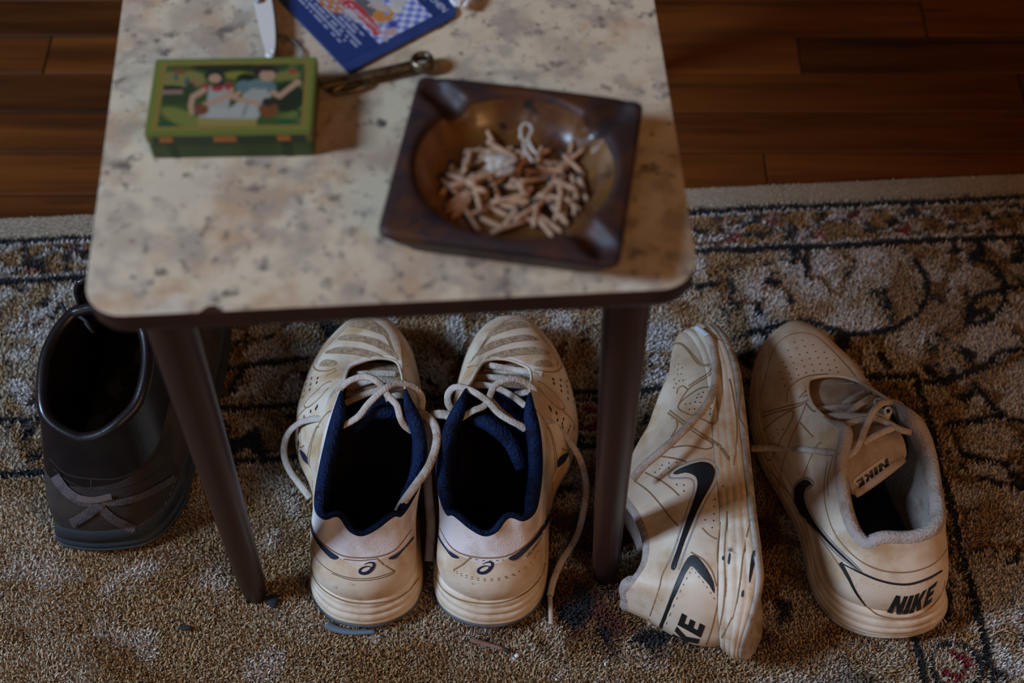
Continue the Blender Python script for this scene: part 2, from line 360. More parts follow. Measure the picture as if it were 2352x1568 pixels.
# ------------------------------------------------------------------ shoes
mm = .001
def cv(ox, oy, s): return lambda *p: [(ox+x/s, oy+y/s) for x, y in p]
class Shoe:
    """upper lofted between sole outline and opening, with sole, lining and insole; local mm: x right, y heel to toe, z up"""
    def __init__(s, name, label, M, st, prm, mats, group):
        s.M = M; s.Mi = M.inverted(); s.root = root(name, label, 'shoe' if 'boot' not in name else 'boot', M, group); s.mats = mats; s.prm = prm
        K = 6; st = np.array(st, float); D = crv(st, K, True); s.D = D; n = len(D)
        Mo = D[:, :2]; R = D[:, 2:5]; y = Mo[:, 1]
        if prm.get('lean'): R[:, 0] += prm['lean']*sstep(60, 150, R[:, 1])
        T = np.roll(Mo, -1, 0)-np.roll(Mo, 1, 0); T /= np.linalg.norm(T, axis=1)[:, None]; Nn = np.stack([T[:, 1], -T[:, 0]], -1)
        mir = prm.get('mirror', False)
        if mir: Nn = -Nn
        s.Nn = Nn
        ins = prm.get('ins', 4)+prm.get('ins_heel', 8)*sstep(45, 0, y)+prm.get('ins_toe', 2)*sstep(240, 290, y)
        spr = prm.get('spring', 10)*np.clip((y-215)/85, 0, 1.2)**2
        zf = prm.get('zf', 27)+prm.get('zf_heel', 8)*sstep(110, 10, y)+spr; zb = spr+prm.get('bevel', 4)*np.clip(1-y/45, 0, 1.2)**2
        O = np.concatenate([Mo-Nn*ins[:, None], zf[:, None]], 1)
        s.O = O; s.R = R; s.spr = spr
        hd = O[:, :2]-R[:, :2]; Lh = np.linalg.norm(hd, axis=1); dz = R[:, 2]-O[:, 2]
        w = sstep(.25, 1.2, Lh/np.maximum(dz, 1))[:, None]
        up = np.minimum(dz*.5, prm.get('toe_up', 27))
        c1 = O.copy(); c1[:, 2] += np.where(w[:, 0] > .5, up, dz*.45*(1-w[:, 0])+up*w[:, 0]); c1[:, :2] += Nn*(prm.get('bulge', 3)*(1-w)+1.0*w)
        c2 = R.copy(); c2[:, :2] += hd*(.30*(1-w)+prm.get('c2h', .45)*w); c2[:, 2] -= dz*(.38*(1-w[:, 0])+prm.get('top_drop', .13)*w[:, 0])
        # rows: the lower panel up to the collar line, then the collar
        vth = prm['collar'](D, R) if 'collar' in prm else np.full(n, .8)
        NA, NB = 16, 8
        V = np.concatenate([np.linspace(0, 1, NA)[None]*vth[:, None], vth[:, None]+(1-vth[:, None])*np.linspace(0, 1, NB+1)[None, 1:]], 1)[..., None]
        G = (1-V)**3*O[:, None]+3*V*(1-V)**2*c1[:, None]+3*V*V*(1-V)*c2[:, None]+V**3*R[:, None]
        # small wear dents so that the leather is not perfectly smooth
        cr = prm.get('crease', 1.2); yy = G[..., 1]; xx = G[..., 0]
        G[..., 2] += cr*(fbm(xx/22+prm.get('seed', 0), yy/9+5, 2)-.5)*sstep(170, 200, yy)*sstep(285, 250, yy)*sstep(0, .25, V[..., 0])*sstep(1, .8, V[..., 0])
        s.G = G
        # midsole
        pro = prm['profile']; k = np.array([p[0] for p in pro]); of = np.array([p[1] for p in pro])
        zz = (6+zb)[:, None]+(zf-6-zb)[:, None]*k[None]; inn = (ins[:, None]-1)*np.clip((k-.25)/.75, 0, 1)[None]**1.3-of[None]
        ms = np.concatenate([Mo[:, None]-Nn[:, None]*inn[..., None], zz[..., None]], -1)
        s.ms = ms
        tb = []
        for lv, o in ((0, -5), (1.2, -1.0), (4.0, 1.0), (6.3, .9), (6.8, -1)): tb.append(np.concatenate([Mo+Nn*o, (zb+lv)[:, None]], 1))
        tb = np.stack(tb, 1)
        flip = False
        def part(nm, G, m, closed=True, kind=None, cap=None):
            mb = MB(); mb.grid(G*mm, closed, flip)
            if cap is not None:
                c = G[:, cap].mean(0); b = len(mb.v); mb.v.append(tuple(c*mm)); q = G.shape[1]; nn = G.shape[0]; j = cap % q
                mb.f += [(i*q+j, ((i+1) % nn)*q+j, b) for i in range(nn)]
            o = mb.build(nm, m, s.root); 
            return o
        s.part = part
        part('upper', G[:, :NA], mats['upper'])
        part('collar', G[:, NA-1:], mats['collar'])
        part('midsole', ms, mats['midsole'])
        part('outsole', tb, mats['outsole'], cap=0)
        # padded lining rolls over the opening and drops inside
        Tr = np.roll(R, -1, 0)-np.roll(R, 1, 0); Tr /= np.linalg.norm(Tr, axis=1)[:, None]; Ni = np.stack([-Tr[:, 1], Tr[:, 0]], -1)
        if mir: Ni = -Ni
        Ni /= np.linalg.norm(Ni, axis=1)[:, None]+1e-9
        pad = prm['pad'](D, R)[:, None]; Ni3 = np.concatenate([Ni, np.zeros((n, 1))], 1); Z = np.array([[0, 0, 1.]])
        flo = np.concatenate([O[:, :2]-Nn*5, (zf-4)[:, None]], 1)
        inr = [R-Ni3*.3-Z*.6, R+Ni3*pad*.10+Z*pad*.28, R+Ni3*pad*.40+Z*pad*.46, R+Ni3*pad*.75+Z*pad*.36, R+Ni3*pad*.98+Z*pad*.02, R+Ni3*pad*1.0-Z*pad*.6]
        e = inr[-1]
        for t in (.25, .5, .75, 1): inr.append(e*(1-t)+flo*t+np.concatenate([Nn, np.zeros((n, 1))], 1)*4*math.sin(t*math.pi)*(1-w))
        LG = np.stack(inr, 1); thr = np.where(R[:, 1] > prm.get('throat', 172))[0]
        if len(thr):
            a, b = thr[0], thr[-1]; part('lining', np.concatenate([LG[b:], LG[:a+1]]), mats['lining'], closed=False); part('throat_edge', LG[a:b+1], mats['upper'], closed=False)
        else: part('lining', LG, mats['lining'])
        fl = np.stack([flo, flo*np.array([.5, 1, 1])+np.array([0, 0, -1])], 1); part('insole', fl, mats['insole'], cap=1)
        # surface for laying details on
        mb = MB(); mb.grid(G*mm, True); mb.grid(ms*mm, True); mb.grid(tb*mm, True)
        s.bvh = BVHTree.FromPolygons([Vector(v) for v in mb.v], mb.f)
    def hit(s, px, py):
        o, d = px_ray(px, py); o = s.Mi @ o; d = (s.Mi.to_3x3() @ d).normalized()
        h = s.bvh.ray_cast(o, d)
        if h[0] is None: return None
        n = h[1]; n = -n if n.dot(d) > 0 else n
        return h[0], n
    def near(s, p, n0=None):
        h = s.bvh.find_nearest(Vector(p)); n = h[1]
        c = Vector((0, .12, .03)); n = -n if n.dot(h[0]-c) < 0 and n0 is None else n
        if n0 is not None and n.dot(n0) < 0: n = -n
        return h[0], n
    def on(s, pts, off=0.0):
        out = []; nn = []
        for p in pts:
            h = s.hit(*p)
            if h: out.append(h[0]+h[1]*off); nn.append(h[1])
        return out, nn
    def loc(s, px, py, z): return s.Mi @ at(px, py, z)
    def lines(s, name, lst, r, m, k=5, off=0, dash=None, kind=None, mirror_to=None):
        """seam lines laid on the surface: each entry a polyline in photograph pixels"""
        mb = MB(); mb2 = MB()
        for pts in lst:
            P, Nn = s.on(crv(pts, k), off)
            run = []
            def flush(run):
                if len(run) < 3: return
                if dash:
                    for i in range(0, len(run)-1, dash):
                        a = run[i:i+max(2, dash-1)]
                        if len(a) > 1: mb.tube([q[0] for q in a], r, r*.6, 5, up=[q[1] for q in a])
                else: mb.tube([q[0] for q in run], r, r*.35, 6, up=[q[1] for q in run])
                if mirror_to:
                    mp = [(Vector((-q[0].x, q[0].y, q[0].z)), Vector((-q[1].x, q[1].y, q[1].z))) for q in run]
                    mp = [mirror_to.near(a, b) for a, b in mp]
                    mp = [(a+b*off, b) for a, b in mp]
                    ok = [mp[0]]+[b for a, b in zip(mp[:-1], mp[1:]) if (a[0]-b[0]).length > 2e-4]
                    if len(ok) > 2: mb2.tube([q[0] for q in ok], r, r*.35, 6, up=[q[1] for q in ok])
            for i, (p, n) in enumerate(zip(P, Nn)):
                if run and (p-run[-1][0]).length > .02: flush(run); run = []
                run.append((p, n))
            flush(run)
        if mb.v: tag(mb.build(name, m, s.root), kind=kind)
        if mirror_to and mb2.v: tag(mb2.build(name, m, mirror_to.root), kind=kind)
    def dots(s, name, pts, r, m, mirror_to=None, asp=1.0):
        mb = MB(); mb2 = MB()
        def disc(mb, p, n):
            t = n.orthogonal().normalized(); t = (Vector((0, 1, 0))-n*n.y); t = t.normalized() if t.length > .1 else n.orthogonal().normalized(); b = n.cross(t)
            vs = [p+n*.0002]+[p+n*.00015+t*math.cos(a)*r*asp+b*math.sin(a)*r for a in [i*math.pi/4 for i in range(8)]]
            mb.add(vs, [(0, 1+i, 1+(i+1) % 8) for i in range(8)])
        for p in pts:
            h = s.hit(*p)
            if not h: continue
            disc(mb, *h)
            if mirror_to:
                q = mirror_to.near((-h[0].x, h[0].y, h[0].z), Vector((-h[1].x, h[1].y, h[1].z))); disc(mb2, *q)
        if mb.v: tag(mb.build(name, m, s.root), kind='stuff')
        if mirror_to and mb2.v: tag(mb2.build(name, m, mirror_to.root), kind='stuff')
    def patch(s, name, poly, m, off=.0005, step=5, mirror_to=None, smooth=True, sub=4):
        """a flat piece laid on the surface; outline in photograph pixels"""
        P = crv(poly, sub, True) if smooth else np.array(poly, float)
        pts, tris = tri_poly(P, step)
        H = [s.hit(*p) for p in pts]; mb = MB(); idx = {}
        for i, h in enumerate(H):
            if h: idx[i] = len(mb.v); mb.v.append(tuple(h[0]+h[1]*off))
        mb.f = [tuple(idx[i] for i in t) for t in tris if all(i in idx for i in t)]
        o = mb.build(name, m, s.root, fix=False) if mb.f else None
        if mirror_to and mb.f:
            m2 = MB(); m2.f = mb.f
            for h in [h for h in H if h]:
                q = mirror_to.near((-h[0].x, h[0].y, h[0].z), Vector((-h[1].x, h[1].y, h[1].z))); m2.v.append(tuple(q[0]+q[1]*off))
            m2.build(name, m, mirror_to.root, fix=False)
        return o
    def lace(s, mb, pts, w=.0030, h=.0011, k=7):
        """pts: (px, py, z) measured positions; pieces that lie on the shoe use z = None"""
        P = []
        for px, py, z in pts:
            if z is None:
                q = s.hit(px, py); P.append(q[0]+q[1]*.0018 if q else s.loc(px, py, .02))
            else: P.append(s.loc(px, py, z))
        C = crv(P, k); mb.tube(C, w, h, 8, up=tuple(s.Mi.to_3x3() @ Vector((0, -.35, 1))))
def tri_poly(P, step, holes=()):
    loops = [np.asarray(P, float)]+[np.asarray(h, float) for h in holes]
    vs = []; ed = []; 
    for L in loops:
        b = len(vs); vs += [tuple(p) for p in L]; ed += [(b+i, b+(i+1) % len(L)) for i in range(len(L))]
    x0, y0 = loops[0].min(0); x1, y1 = loops[0].max(0)
    gx, gy = np.meshgrid(np.arange(x0+step/2, x1, step), np.arange(y0+step/2, y1, step)); gx = gx.ravel(); gy = gy.ravel()
    if gx.size:
        ok = inpoly(gx, gy, list(map(tuple, loops[0])))
        for h in loops[1:]: ok &= ~inpoly(gx, gy, list(map(tuple, h)))
        vs += list(zip(gx[ok], gy[ok]))
    r = delaunay_2d_cdt([Vector(v) for v in vs], ed, [], 0, 1e-6)
    V = [tuple(v) for v in r[0]]; out = []
    cx = np.array([[sum(V[i][0] for i in f)/3, sum(V[i][1] for i in f)/3] for f in r[2]])
    if len(cx):
        ok = inpoly(cx[:, 0], cx[:, 1], list(map(tuple, loops[0])))
        for h in loops[1:]: ok &= ~inpoly(cx[:, 0], cx[:, 1], list(map(tuple, h)))
        out = [tuple(f) for f, k in zip(r[2], ok) if k]
    return V, out
def mirror_st(st): return [(-a, b, -c, d, e) for a, b, c, d, e in st]

M_white = mat('worn_white_leather', (.68, .55, .42), .5, (.48, .29, .15), 26, .38, .68, (.30, .17, .09), 90, .64, .76, bump=.12, bscale=500, dist=.0004, spec=.3)
M_mid = mat('yellowed_foam_rubber', (.71, .58, .45), .55, (.46, .28, .14), 24, .38, .66, (.16, .11, .07), 60, .64, .76, bump=.1, bscale=260, dist=.0004)
M_coll = mat('white_mesh_fabric', (.70, .62, .60), .8, (.50, .40, .34), 40, .45, .7, spec=.2, weave=.5, wscale=700, dist=.0004)
M_navy = mat('navy_padded_fabric', (.0035, .0115, .045), .75, (.0015, .004, .016), 90, .40, .65, weave=1.0, wscale=420, dist=.0010, spec=.15)
M_navyp = mat('navy_print', (.008, .014, .045), .5)
M_greyrub = mat('grey_blue_rubber', (.075, .095, .115), .6, (.03, .035, .045), 40)
M_dins = mat('dark_insole', (.012, .012, .016), .9)
M_seam = mat('grimy_seam', (.15, .085, .038), .8)
M_groove = mat('brown_dirt_line', (.26, .145, .068), .85)
M_meshb = mat('dirty_mesh', (.38, .26, .16), .85, (.26, .165, .09), 200, .45, .6, weave=.6, wscale=420, dist=.0008)
M_hole = mat('perforation', (.012, .009, .007), .9)
M_lace = mat('greyed_shoelace', (.50, .42, .36), .85, (.34, .24, .17), 60, .42, .66, weave=.8, wscale=520, dist=.0006)
M_blk = mat('black_synthetic', (.010, .010, .012), .35)
M_blkp = mat('black_print', (.008, .008, .009), .55)
M_greym = mat('grey_knit_lining', (.36, .29, .25), .85, (.24, .17, .12), 50, .45, .7, weave=.9, wscale=380, dist=.0009)
M_nwhite = mat('scuffed_white_leather', (.65, .52, .395), .48, (.45, .28, .15), 22, .38, .68, (.16, .10, .06), 120, .66, .78, bump=.12, bscale=450, dist=.0004)

# --- white tennis shoes with navy lining
AS = [(0, 0, -1, 43, 94), (25, 5, 9, 46, 97), (41, 18, 18, 57, 101), (49, 36, 30, 58, 96), (51, 65, 39, 70, 90), (50, 95, 42, 92, 88), (54, 131, 42, 118, 91), (66, 160, 38, 143, 101),
      (71, 190, 30, 166, 111), (68, 218, 28, 185, 97), (60, 246, 28, 203, 85), (46, 275, 25, 217, 77), (25, 297, 14, 224, 75), (2, 302, 2, 227, 75), (-18, 295, -10, 226, 75), (-32, 278, -18, 220, 77),
      (-40, 252, -22, 205, 85), (-45, 215, -25, 187, 97), (-45, 180, -30, 166, 111), (-42, 145, -41, 145, 103), (-41, 115, -47, 120, 93), (-43, 88, -46, 95, 89), (-45, 60, -40, 74, 90), (-45, 36, -33, 59, 96), (-38, 17, -27, 56, 101), (-22, 5, -13, 47, 97)]
def a_col(D, R): return .97-.30*sstep(150, 60, R[:, 1])-.10*sstep(165, 130, R[:, 1])+.04*sstep(60, 44, R[:, 1])
def a_pad(D, R): return 2.0+10*sstep(175, 150, R[:, 1])-6.5*sstep(80, 55, R[:, 1])
PROF = [(0, -1.5), (.04, 0), (.26, .6), (.30, -.4), (.34, .5), (.52, .2), (.56, -.9), (.60, .2), (.74, .3), (.78, -.8), (.82, .2), (.95, -.2), (1.0, -1.6)]
amats = dict(upper=M_white, collar=M_coll, midsole=M_mid, outsole=M_greyrub, lining=M_navy, insole=M_dins)
def place(px, py, yaw, z=.0092, roll=0, pitch=0):
    p = at(px, py, .008); return Matrix.Translation((p.x, p.y, z)) @ Matrix.Rotation(math.radians(yaw), 4, 'Z') @ Matrix.Rotation(math.radians(roll), 4, 'Y') @ Matrix.Rotation(math.radians(pitch), 4, 'X')
GRP = 'white tennis shoes with navy lining'
sR = Shoe('tennis_shoe', 'white tennis shoe with navy lining, the nearer one to the right table leg', place(1110, 1448, -4.05), AS, dict(profile=PROF, collar=a_col, pad=a_pad), amats, GRP)
sL = Shoe('tennis_shoe', 'white tennis shoe with navy lining, the nearer one to the brown boot', place(848, 1448, 1.76), mirror_st(AS), dict(profile=PROF, collar=a_col, pad=a_pad, mirror=True, lean=9, seed=7), amats, GRP)

# --- white trainers with black side stripes
NK = [(0, -1, -3, 46, 99), (25, 1, 10, 44, 100), (42, 11, 26, 47, 101), (48, 28, 38, 57, 100), (46, 60, 44, 70, 96), (42, 95, 50, 93, 95), (40, 125, 54, 119, 100), (41, 155, 51, 139, 109), (43, 185, 42, 154, 115),
      (44, 212, 33, 178, 100), (42, 240, 27, 198, 88), (34, 270, 22, 213, 78), (20, 297, 13, 221, 75), (0, 309, 1, 225, 74), (-20, 304, -11, 226, 74), (-38, 286, -20, 222, 76), (-52, 257, -27, 205, 82), (-61, 222, -29, 187, 90),
      (-63, 185, -26, 165, 103), (-58, 152, -24, 148, 115), (-53, 122, -33, 128, 105), (-53, 95, -37, 107, 95), (-57, 70, -39, 86, 90), (-56, 48, -38, 66, 89), (-47, 25, -31, 51, 92), (-28, 8, -17, 49, 99)]
def n_col(D, R): return .97-.36*sstep(150, 60, R[:, 1])-.10*sstep(165, 130, R[:, 1])
def n_pad(D, R): return 2.5+9*sstep(170, 145, R[:, 1])
NPROF = [(0, -1.5), (.05, 0), (.20, .8), (.24, -.3), (.28, .8), (.45, .9), (.49, -.3), (.53, .7), (.70, .2), (.74, -.8), (.78, .3), (.93, -.2), (1.0, -1.6)]
M_wrub = mat('grubby_white_rubber', (.42, .36, .30), .6, (.22, .16, .11), 50, .4, .65)
nmats = dict(upper=M_nwhite, collar=M_nwhite, midsole=M_mid, outsole=M_wrub, lining=M_greym, insole=M_dins)
GRN = 'white leather trainers with black side stripes'
nS = Shoe('trainer', 'white leather trainer standing upright at the right, grey lining and folded tongue', place(2062, 1475, 11.9), NK, dict(profile=NPROF, collar=n_col, pad=n_pad, zf=30, zf_heel=9, spring=12, bevel=9), nmats, GRN)
LYM = Matrix.Translation((.207, .423, .062)) @ Matrix.Rotation(math.radians(.5), 4, 'Z') @ Matrix.Rotation(math.radians(-98), 4, 'Y')
NKL = [(a, b, c*(.9 if c > 0 else .72), d, e-9*math.exp(-((d-222)/16)**2)+13*float(sstep(75, 50, d))) for a, b, c, d, e in mirror_st(NK)]
nL = Shoe('trainer', 'white leather trainer lying on its side with its sole to the right', LYM, NKL, dict(profile=NPROF, collar=n_col, pad=n_pad, zf=30, zf_heel=9, spring=15, bevel=17, mirror=True, seed=3), nmats, GRN)

# --- brown boot
M_bleath = mat('dark_brown_leather', (.010, .007, .007), .30, (.006, .004, .005), 30, .4, .65, bump=.25, bscale=350, dist=.0005)
M_bsuede = mat('brown_suede', (.034, .021, .015), .85, (.018, .010, .008), 40, .4, .65, bump=.3, bscale=500, dist=.0005)
M_brub = mat('black_boot_rubber', (.020, .026, .032), .5, (.045, .045, .045), 60, .55, .75)
M_blin = mat('boot_lining', (.010, .009, .010), .8, weave=.5, wscale=600)
M_bins = mat('worn_boot_insole', (.055, .040, .015), .9, (.20, .13, .08), 26, .53, .57)
BT = [(0, -2, 0, 36, 130), (30, 6, 15, 40, 132), (46, 23, 29, 50, 136), (56, 50, 42, 67, 140), (58, 80, 47, 87, 146), (62, 115, 46, 110, 151), (66, 149, 40, 132, 156), (67, 184, 30, 146, 159), (65, 225, 20, 152, 160), (55, 265, 12, 154, 160), (30, 294, 6, 155, 160),
      (2, 302, 0, 155, 160), (-26, 290, -7, 155, 160), (-44, 258, -14, 154, 160), (-50, 212, -22, 152, 159), (-51, 165, -33, 147, 157), (-50, 125, -43, 130, 154), (-50, 90, -49, 106, 150), (-51, 55, -47, 79, 145), (-50, 20, -41, 57, 140), (-45, 2, -30, 45, 135), (-25, -3, -12, 37, 131)]
bt = Shoe('boot', 'worn dark brown leather ankle boot half under the side table', place(258, 1268, -4, .0092), BT,
          dict(profile=[(0, -1), (.04, 0), (.3, 0), (.34, -1.6), (.42, -1.6), (.46, 0), (.9, 0), (1, -1.5)], collar=lambda D, R: np.full(len(R), .60)-.05*sstep(100, 40, R[:, 1]), pad=lambda D, R: np.full(len(R), 11.0), throat=999, zf=30, zf_heel=4, toe_up=40, top_drop=.60, c2h=.14, ins=3, ins_heel=3),
          dict(upper=M_bsuede, collar=M_bleath, midsole=M_brub, outsole=M_brub, lining=M_bleath, insole=M_bins), None)
# ------------------------------------------------------------------ shoe details
def tongue(S, rows, m, roll_r, m_roll=None, name='tongue', split=None):
    P = [[S.loc(*p) for p in r] for r in rows]
    R2 = np.array([crv(np.array(r), 6) for r in P]); R3 = np.stack([crv(R2[:, j], 6) for j in range(R2.shape[1])], 1)
    dn = np.array(S.Mi.to_3x3() @ Vector((0, .2, -1)))*.004
    mb = MB(); mb.grid(R3); mb.grid(R3+dn)
    mb.tube(R3[:, 0]+dn/2, .0022, seg=6); mb.tube(R3[:, -1]+dn/2, .0022, seg=6)
    if split:
        mb = MB(); kk = int(split*6); mb.grid(R3[:kk+1]); mb.grid(R3[:kk+1]+dn)
    o = mb.build(name, m, S.root)
    if split: mb = MB(); mb.grid(R3[kk:]); mb.grid(R3[kk:]+dn); mb.build('tongue_top', m_roll, o)
    b = MB(); n = R3.shape[1]; rr = roll_r*(.75+.25*np.sin(np.linspace(0, math.pi, n))); b.tube(R3[-1]+dn*.5, rr, rr*.85, 12); b.build('tongue_padding', m_roll or m, o)
    mbv = MB(); mbv.grid(R3); mbv.tube(R3[-1]+dn*.5, rr, rr*.85, 12)
    return o, BVHTree.FromPolygons([Vector(v) for v in mbv.v], mbv.f)
def ribbon_poly(pts, w, k=5):
    C = crv(pts, k); T = np.gradient(C, axis=0); T /= np.linalg.norm(T, axis=1)[:, None]; Nn = np.stack([-T[:, 1], T[:, 0]], -1)
    w = np.interp(np.linspace(0, 1, len(C)), np.linspace(0, 1, len(np.atleast_1d(w))), np.atleast_1d(w))[:, None] if np.ndim(w) else np.full((len(C), 1), w)
    return np.concatenate([C+Nn*w/2, (C-Nn*w/2)[::-1]])
LET = dict(N=[(0, 0), (0, 1), (.34, 1), (.66, .44), (.66, 1), (1, 1), (1, 0), (.66, 0), (.34, .56), (.34, 0)], I=[(0, 0), (0, 1), (1, 1), (1, 0)],
           K=[(0, 0), (0, 1), (.36, 1), (.36, .60), (.62, 1), (1, 1), (.68, .53), (1, 0), (.62, 0), (.36, .42), (.36, 0)],
           E=[(0, 0), (0, 1), (1, 1), (1, .78), (.42, .78), (.42, .62), (.92, .62), (.92, .40), (.42, .40), (.42, .22), (1, .22), (1, 0)])
SPAN = dict(N=(0, .30), I=(.335, .445), K=(.48, .76), E=(.79, 1.0))
def word_mesh(fn, shear, step=.03):
    """outline letters in (s, h) of the word, triangulated and passed through fn(s, h) -> (point, normal)"""
    mb = MB()
    for ch in 'NIKE':
        a, b = SPAN[ch]; P = []
        for (x, y), (x2, y2) in zip(LET[ch], LET[ch][1:]+LET[ch][:1]):
            for t in (0, .25, .5, .75): P.append((a+(x+(x2-x)*t)*(b-a), y+(y2-y)*t))
        V, F = tri_poly([(p[0], p[1]*.35) for p in P], step)
        idx = {}; 
        for i, (x, y) in enumerate(V):
            y /= .35; h = fn(x+shear*(y-.5), y)
            if h: idx[i] = len(mb.v); mb.v.append(tuple(h[0]+h[1]*.0004))
        mb.f += [tuple(idx[i] for i in f) for f in F if all(i in idx for i in f)]
    return mb

# tennis shoe: lines are measured on the right one and mirrored to its mate
c6 = cv(980, 700, 4.1275); c8 = cv(960, 940, 2.85)
sR.lines('seams', [c6((395, 560), (470, 470), (560, 330), (680, 200), (800, 135), (920, 145), (1010, 205), (1130, 345), (1255, 500), (1282, 575), (1230, 630), (1120, 632), (1020, 612)),
    c6((420, 545), (500, 440), (585, 320), (700, 215), (810, 160), (910, 165), (990, 215), (1110, 350), (1230, 505), (1245, 575)),
    c6((385, 590), (480, 575), (600, 572), (760, 590), (930, 618), (1080, 660), (1110, 680)), c6((480, 660), (500, 610), (560, 580)),
    c6((1040, 720), (1120, 755), (1235, 865), (1305, 955), (1290, 992), (1230, 965), (1130, 870), (1060, 780)),
    c6((1010, 975), (1080, 1040), (1150, 1160), (1195, 1300), (1215, 1450), (1225, 1560)), c6((1140, 1170), (1170, 1180), (1215, 1330), (1240, 1480)),
    c6((1290, 1000), (1370, 1080), (1400, 1150), (1370, 1250)), c6((1280, 1360), (1340, 1380), (1400, 1330)),
    c8((128, 740), (180, 850), (240, 920), (330, 958), (450, 972), (580, 958), (700, 890), (790, 790), (850, 690), (880, 600), (880, 480)),
    c8((113, 1090), (160, 1170), (240, 1230), (350, 1262), (480, 1270), (600, 1250), (720, 1190), (800, 1100), (838, 1000)),
    c8((300, 1010), (345, 968)), c8((235, 1050), (300, 1010))], .00075, M_groove, mirror_to=sL)
sR.lines('stitching', [c8((230, 1050), (300, 1080), (400, 1105), (520, 1105), (640, 1070), (740, 1000), (800, 900)), c8((235, 1062), (300, 1093), (400, 1117), (520, 1117), (645, 1080)), c8((345, 975), (450, 990), (560, 985))], .00045, M_seam, k=8, dash=3, kind='stuff', mirror_to=sL)
for q in (c6((565, 312), (640, 222), (760, 165), (880, 155), (958, 208), (890, 216), (760, 242), (650, 282)), c6((432, 510), (520, 412), (650, 342), (820, 300), (960, 285), (1055, 328), (940, 338), (800, 358), (660, 402), (540, 452)),
          c6((552, 528), (600, 480), (760, 432), (920, 408), (1060, 408), (1165, 458), (1020, 466), (860, 477), (700, 502)), c6((1020, 578), (1042, 538), (1150, 528), (1198, 583))):
    sR.patch('mesh_window', q, M_meshb, .0003, 4, sL)
    sR.lines('window_edge', [q+q[:1]], .0006, M_groove, mirror_to=sL)
sR.dots('perforations', c6((1200, 705), (1270, 712), (1328, 720), (1207, 745), (1272, 768), (1330, 772), (1277, 815), (1338, 830), (1340, 890), (1385, 805), (1390, 862), (1393, 920), (1395, 985), (1375, 750), (1165, 970), (1178, 995), (1230, 1025), (1240, 1090), (1298, 1083), (1285, 1125), (1290, 1160), (1360, 1150), (1345, 1190), (1335, 1225)), .0014, M_hole, sL, 1.35)
sR.patch('navy_stripe', c8((128, 800), (150, 850), (200, 918), (272, 968), (225, 966), (175, 905), (140, 850)), M_navyp, .0004, 4, sL)
sR.patch('navy_stripe', c8((592, 972), (660, 928), (760, 838), (850, 700), (872, 650), (866, 715), (780, 850), (650, 980)), M_navyp, .0004, 4, sL)
sR.patch('navy_stripe', c6((1240, 1480), (1280, 1425), (1345, 1400), (1312, 1480), (1245, 1540)), M_navyp, .0004, 4, sL)
def spiral(S, cx, cy, k):
    f = lambda *p: [(cx+(x-1560)/11.76*k, cy+(y-400)/11.76*k) for x, y in p]
    mb = MB(); pts = f((1500, 300), (1580, 255), (1680, 235), (1765, 262), (1765, 340), (1690, 440), (1590, 510), (1480, 530), (1395, 500), (1400, 430), (1480, 370), (1590, 340), (1670, 350), (1665, 410))
    w = np.array([8, 22, 40, 70, 80, 92, 88, 80, 75, 62, 45, 30, 22, 14])/11.76*k
    C = crv(pts, 6); W = np.interp(np.arange(len(C))/6, np.arange(len(w)), w); T = np.gradient(C, axis=0); T /= np.linalg.norm(T, axis=1)[:, None]; Nn = np.stack([-T[:, 1], T[:, 0]], -1)
    for p, n, ww in zip(C, Nn, W):
        for q in (p+n*ww/2, p, p-n*ww/2):
            h = S.hit(*q); mb.v.append(tuple(h[0]+h[1]*.0004))
    mb.f = [(i*3+j, i*3+j+1, i*3+4+j, i*3+3+j) for i in range(len(C)-1) for j in (0, 1)]
    mb.build('heel_emblem', M_navyp, S.root, fix=False)
spiral(sR, 1113, 1304, 1.0); spiral(sL, 841, 1305, 1.0)
# small model lettering along the stripe
def font_tris(txt, shear=0):
    c = bpy.data.curves.new('t', 'FONT'); c.body = txt; c.shear = shear; c.resolution_u = 2
    o = bpy.data.objects.new('t', c); COL.objects.link(o); dg = bpy.context.evaluated_depsgraph_get(); me = o.evaluated_get(dg).to_mesh()
    V = np.array([v.co[:2] for v in me.vertices]); F = [tuple(p.vertices) for p in me.polygons]; o.evaluated_get(dg).to_mesh_clear()
    bpy.data.objects.remove(o); bpy.data.curves.remove(c); return V, F
V, F = font_tris('GEL-DEDICATE', .2); w_ = V[:, 0].max(); mb = MB(); bl = crv([(1210, 1281), (1226, 1262), (1240, 1243), (1248, 1224)], 8)
ok = {}
for i, (x, y) in enumerate(V):
    t = x/w_*(len(bl)-1); j = min(int(t), len(bl)-2); p = bl[j]+(bl[j+1]-bl[j])*(t-j); d = bl[j+1]-bl[j]; d /= np.linalg.norm(d); h = sR.hit(*(p+np.array([d[1], -d[0]])*y*7))
    if h: ok[i] = len(mb.v); mb.v.append(tuple(h[0]+h[1]*.0004))
mb.f = [tuple(ok[i] for i in f) for f in F if all(i in ok for i in f)]; mb.build('model_lettering', M_navyp, sR.root, fix=False)
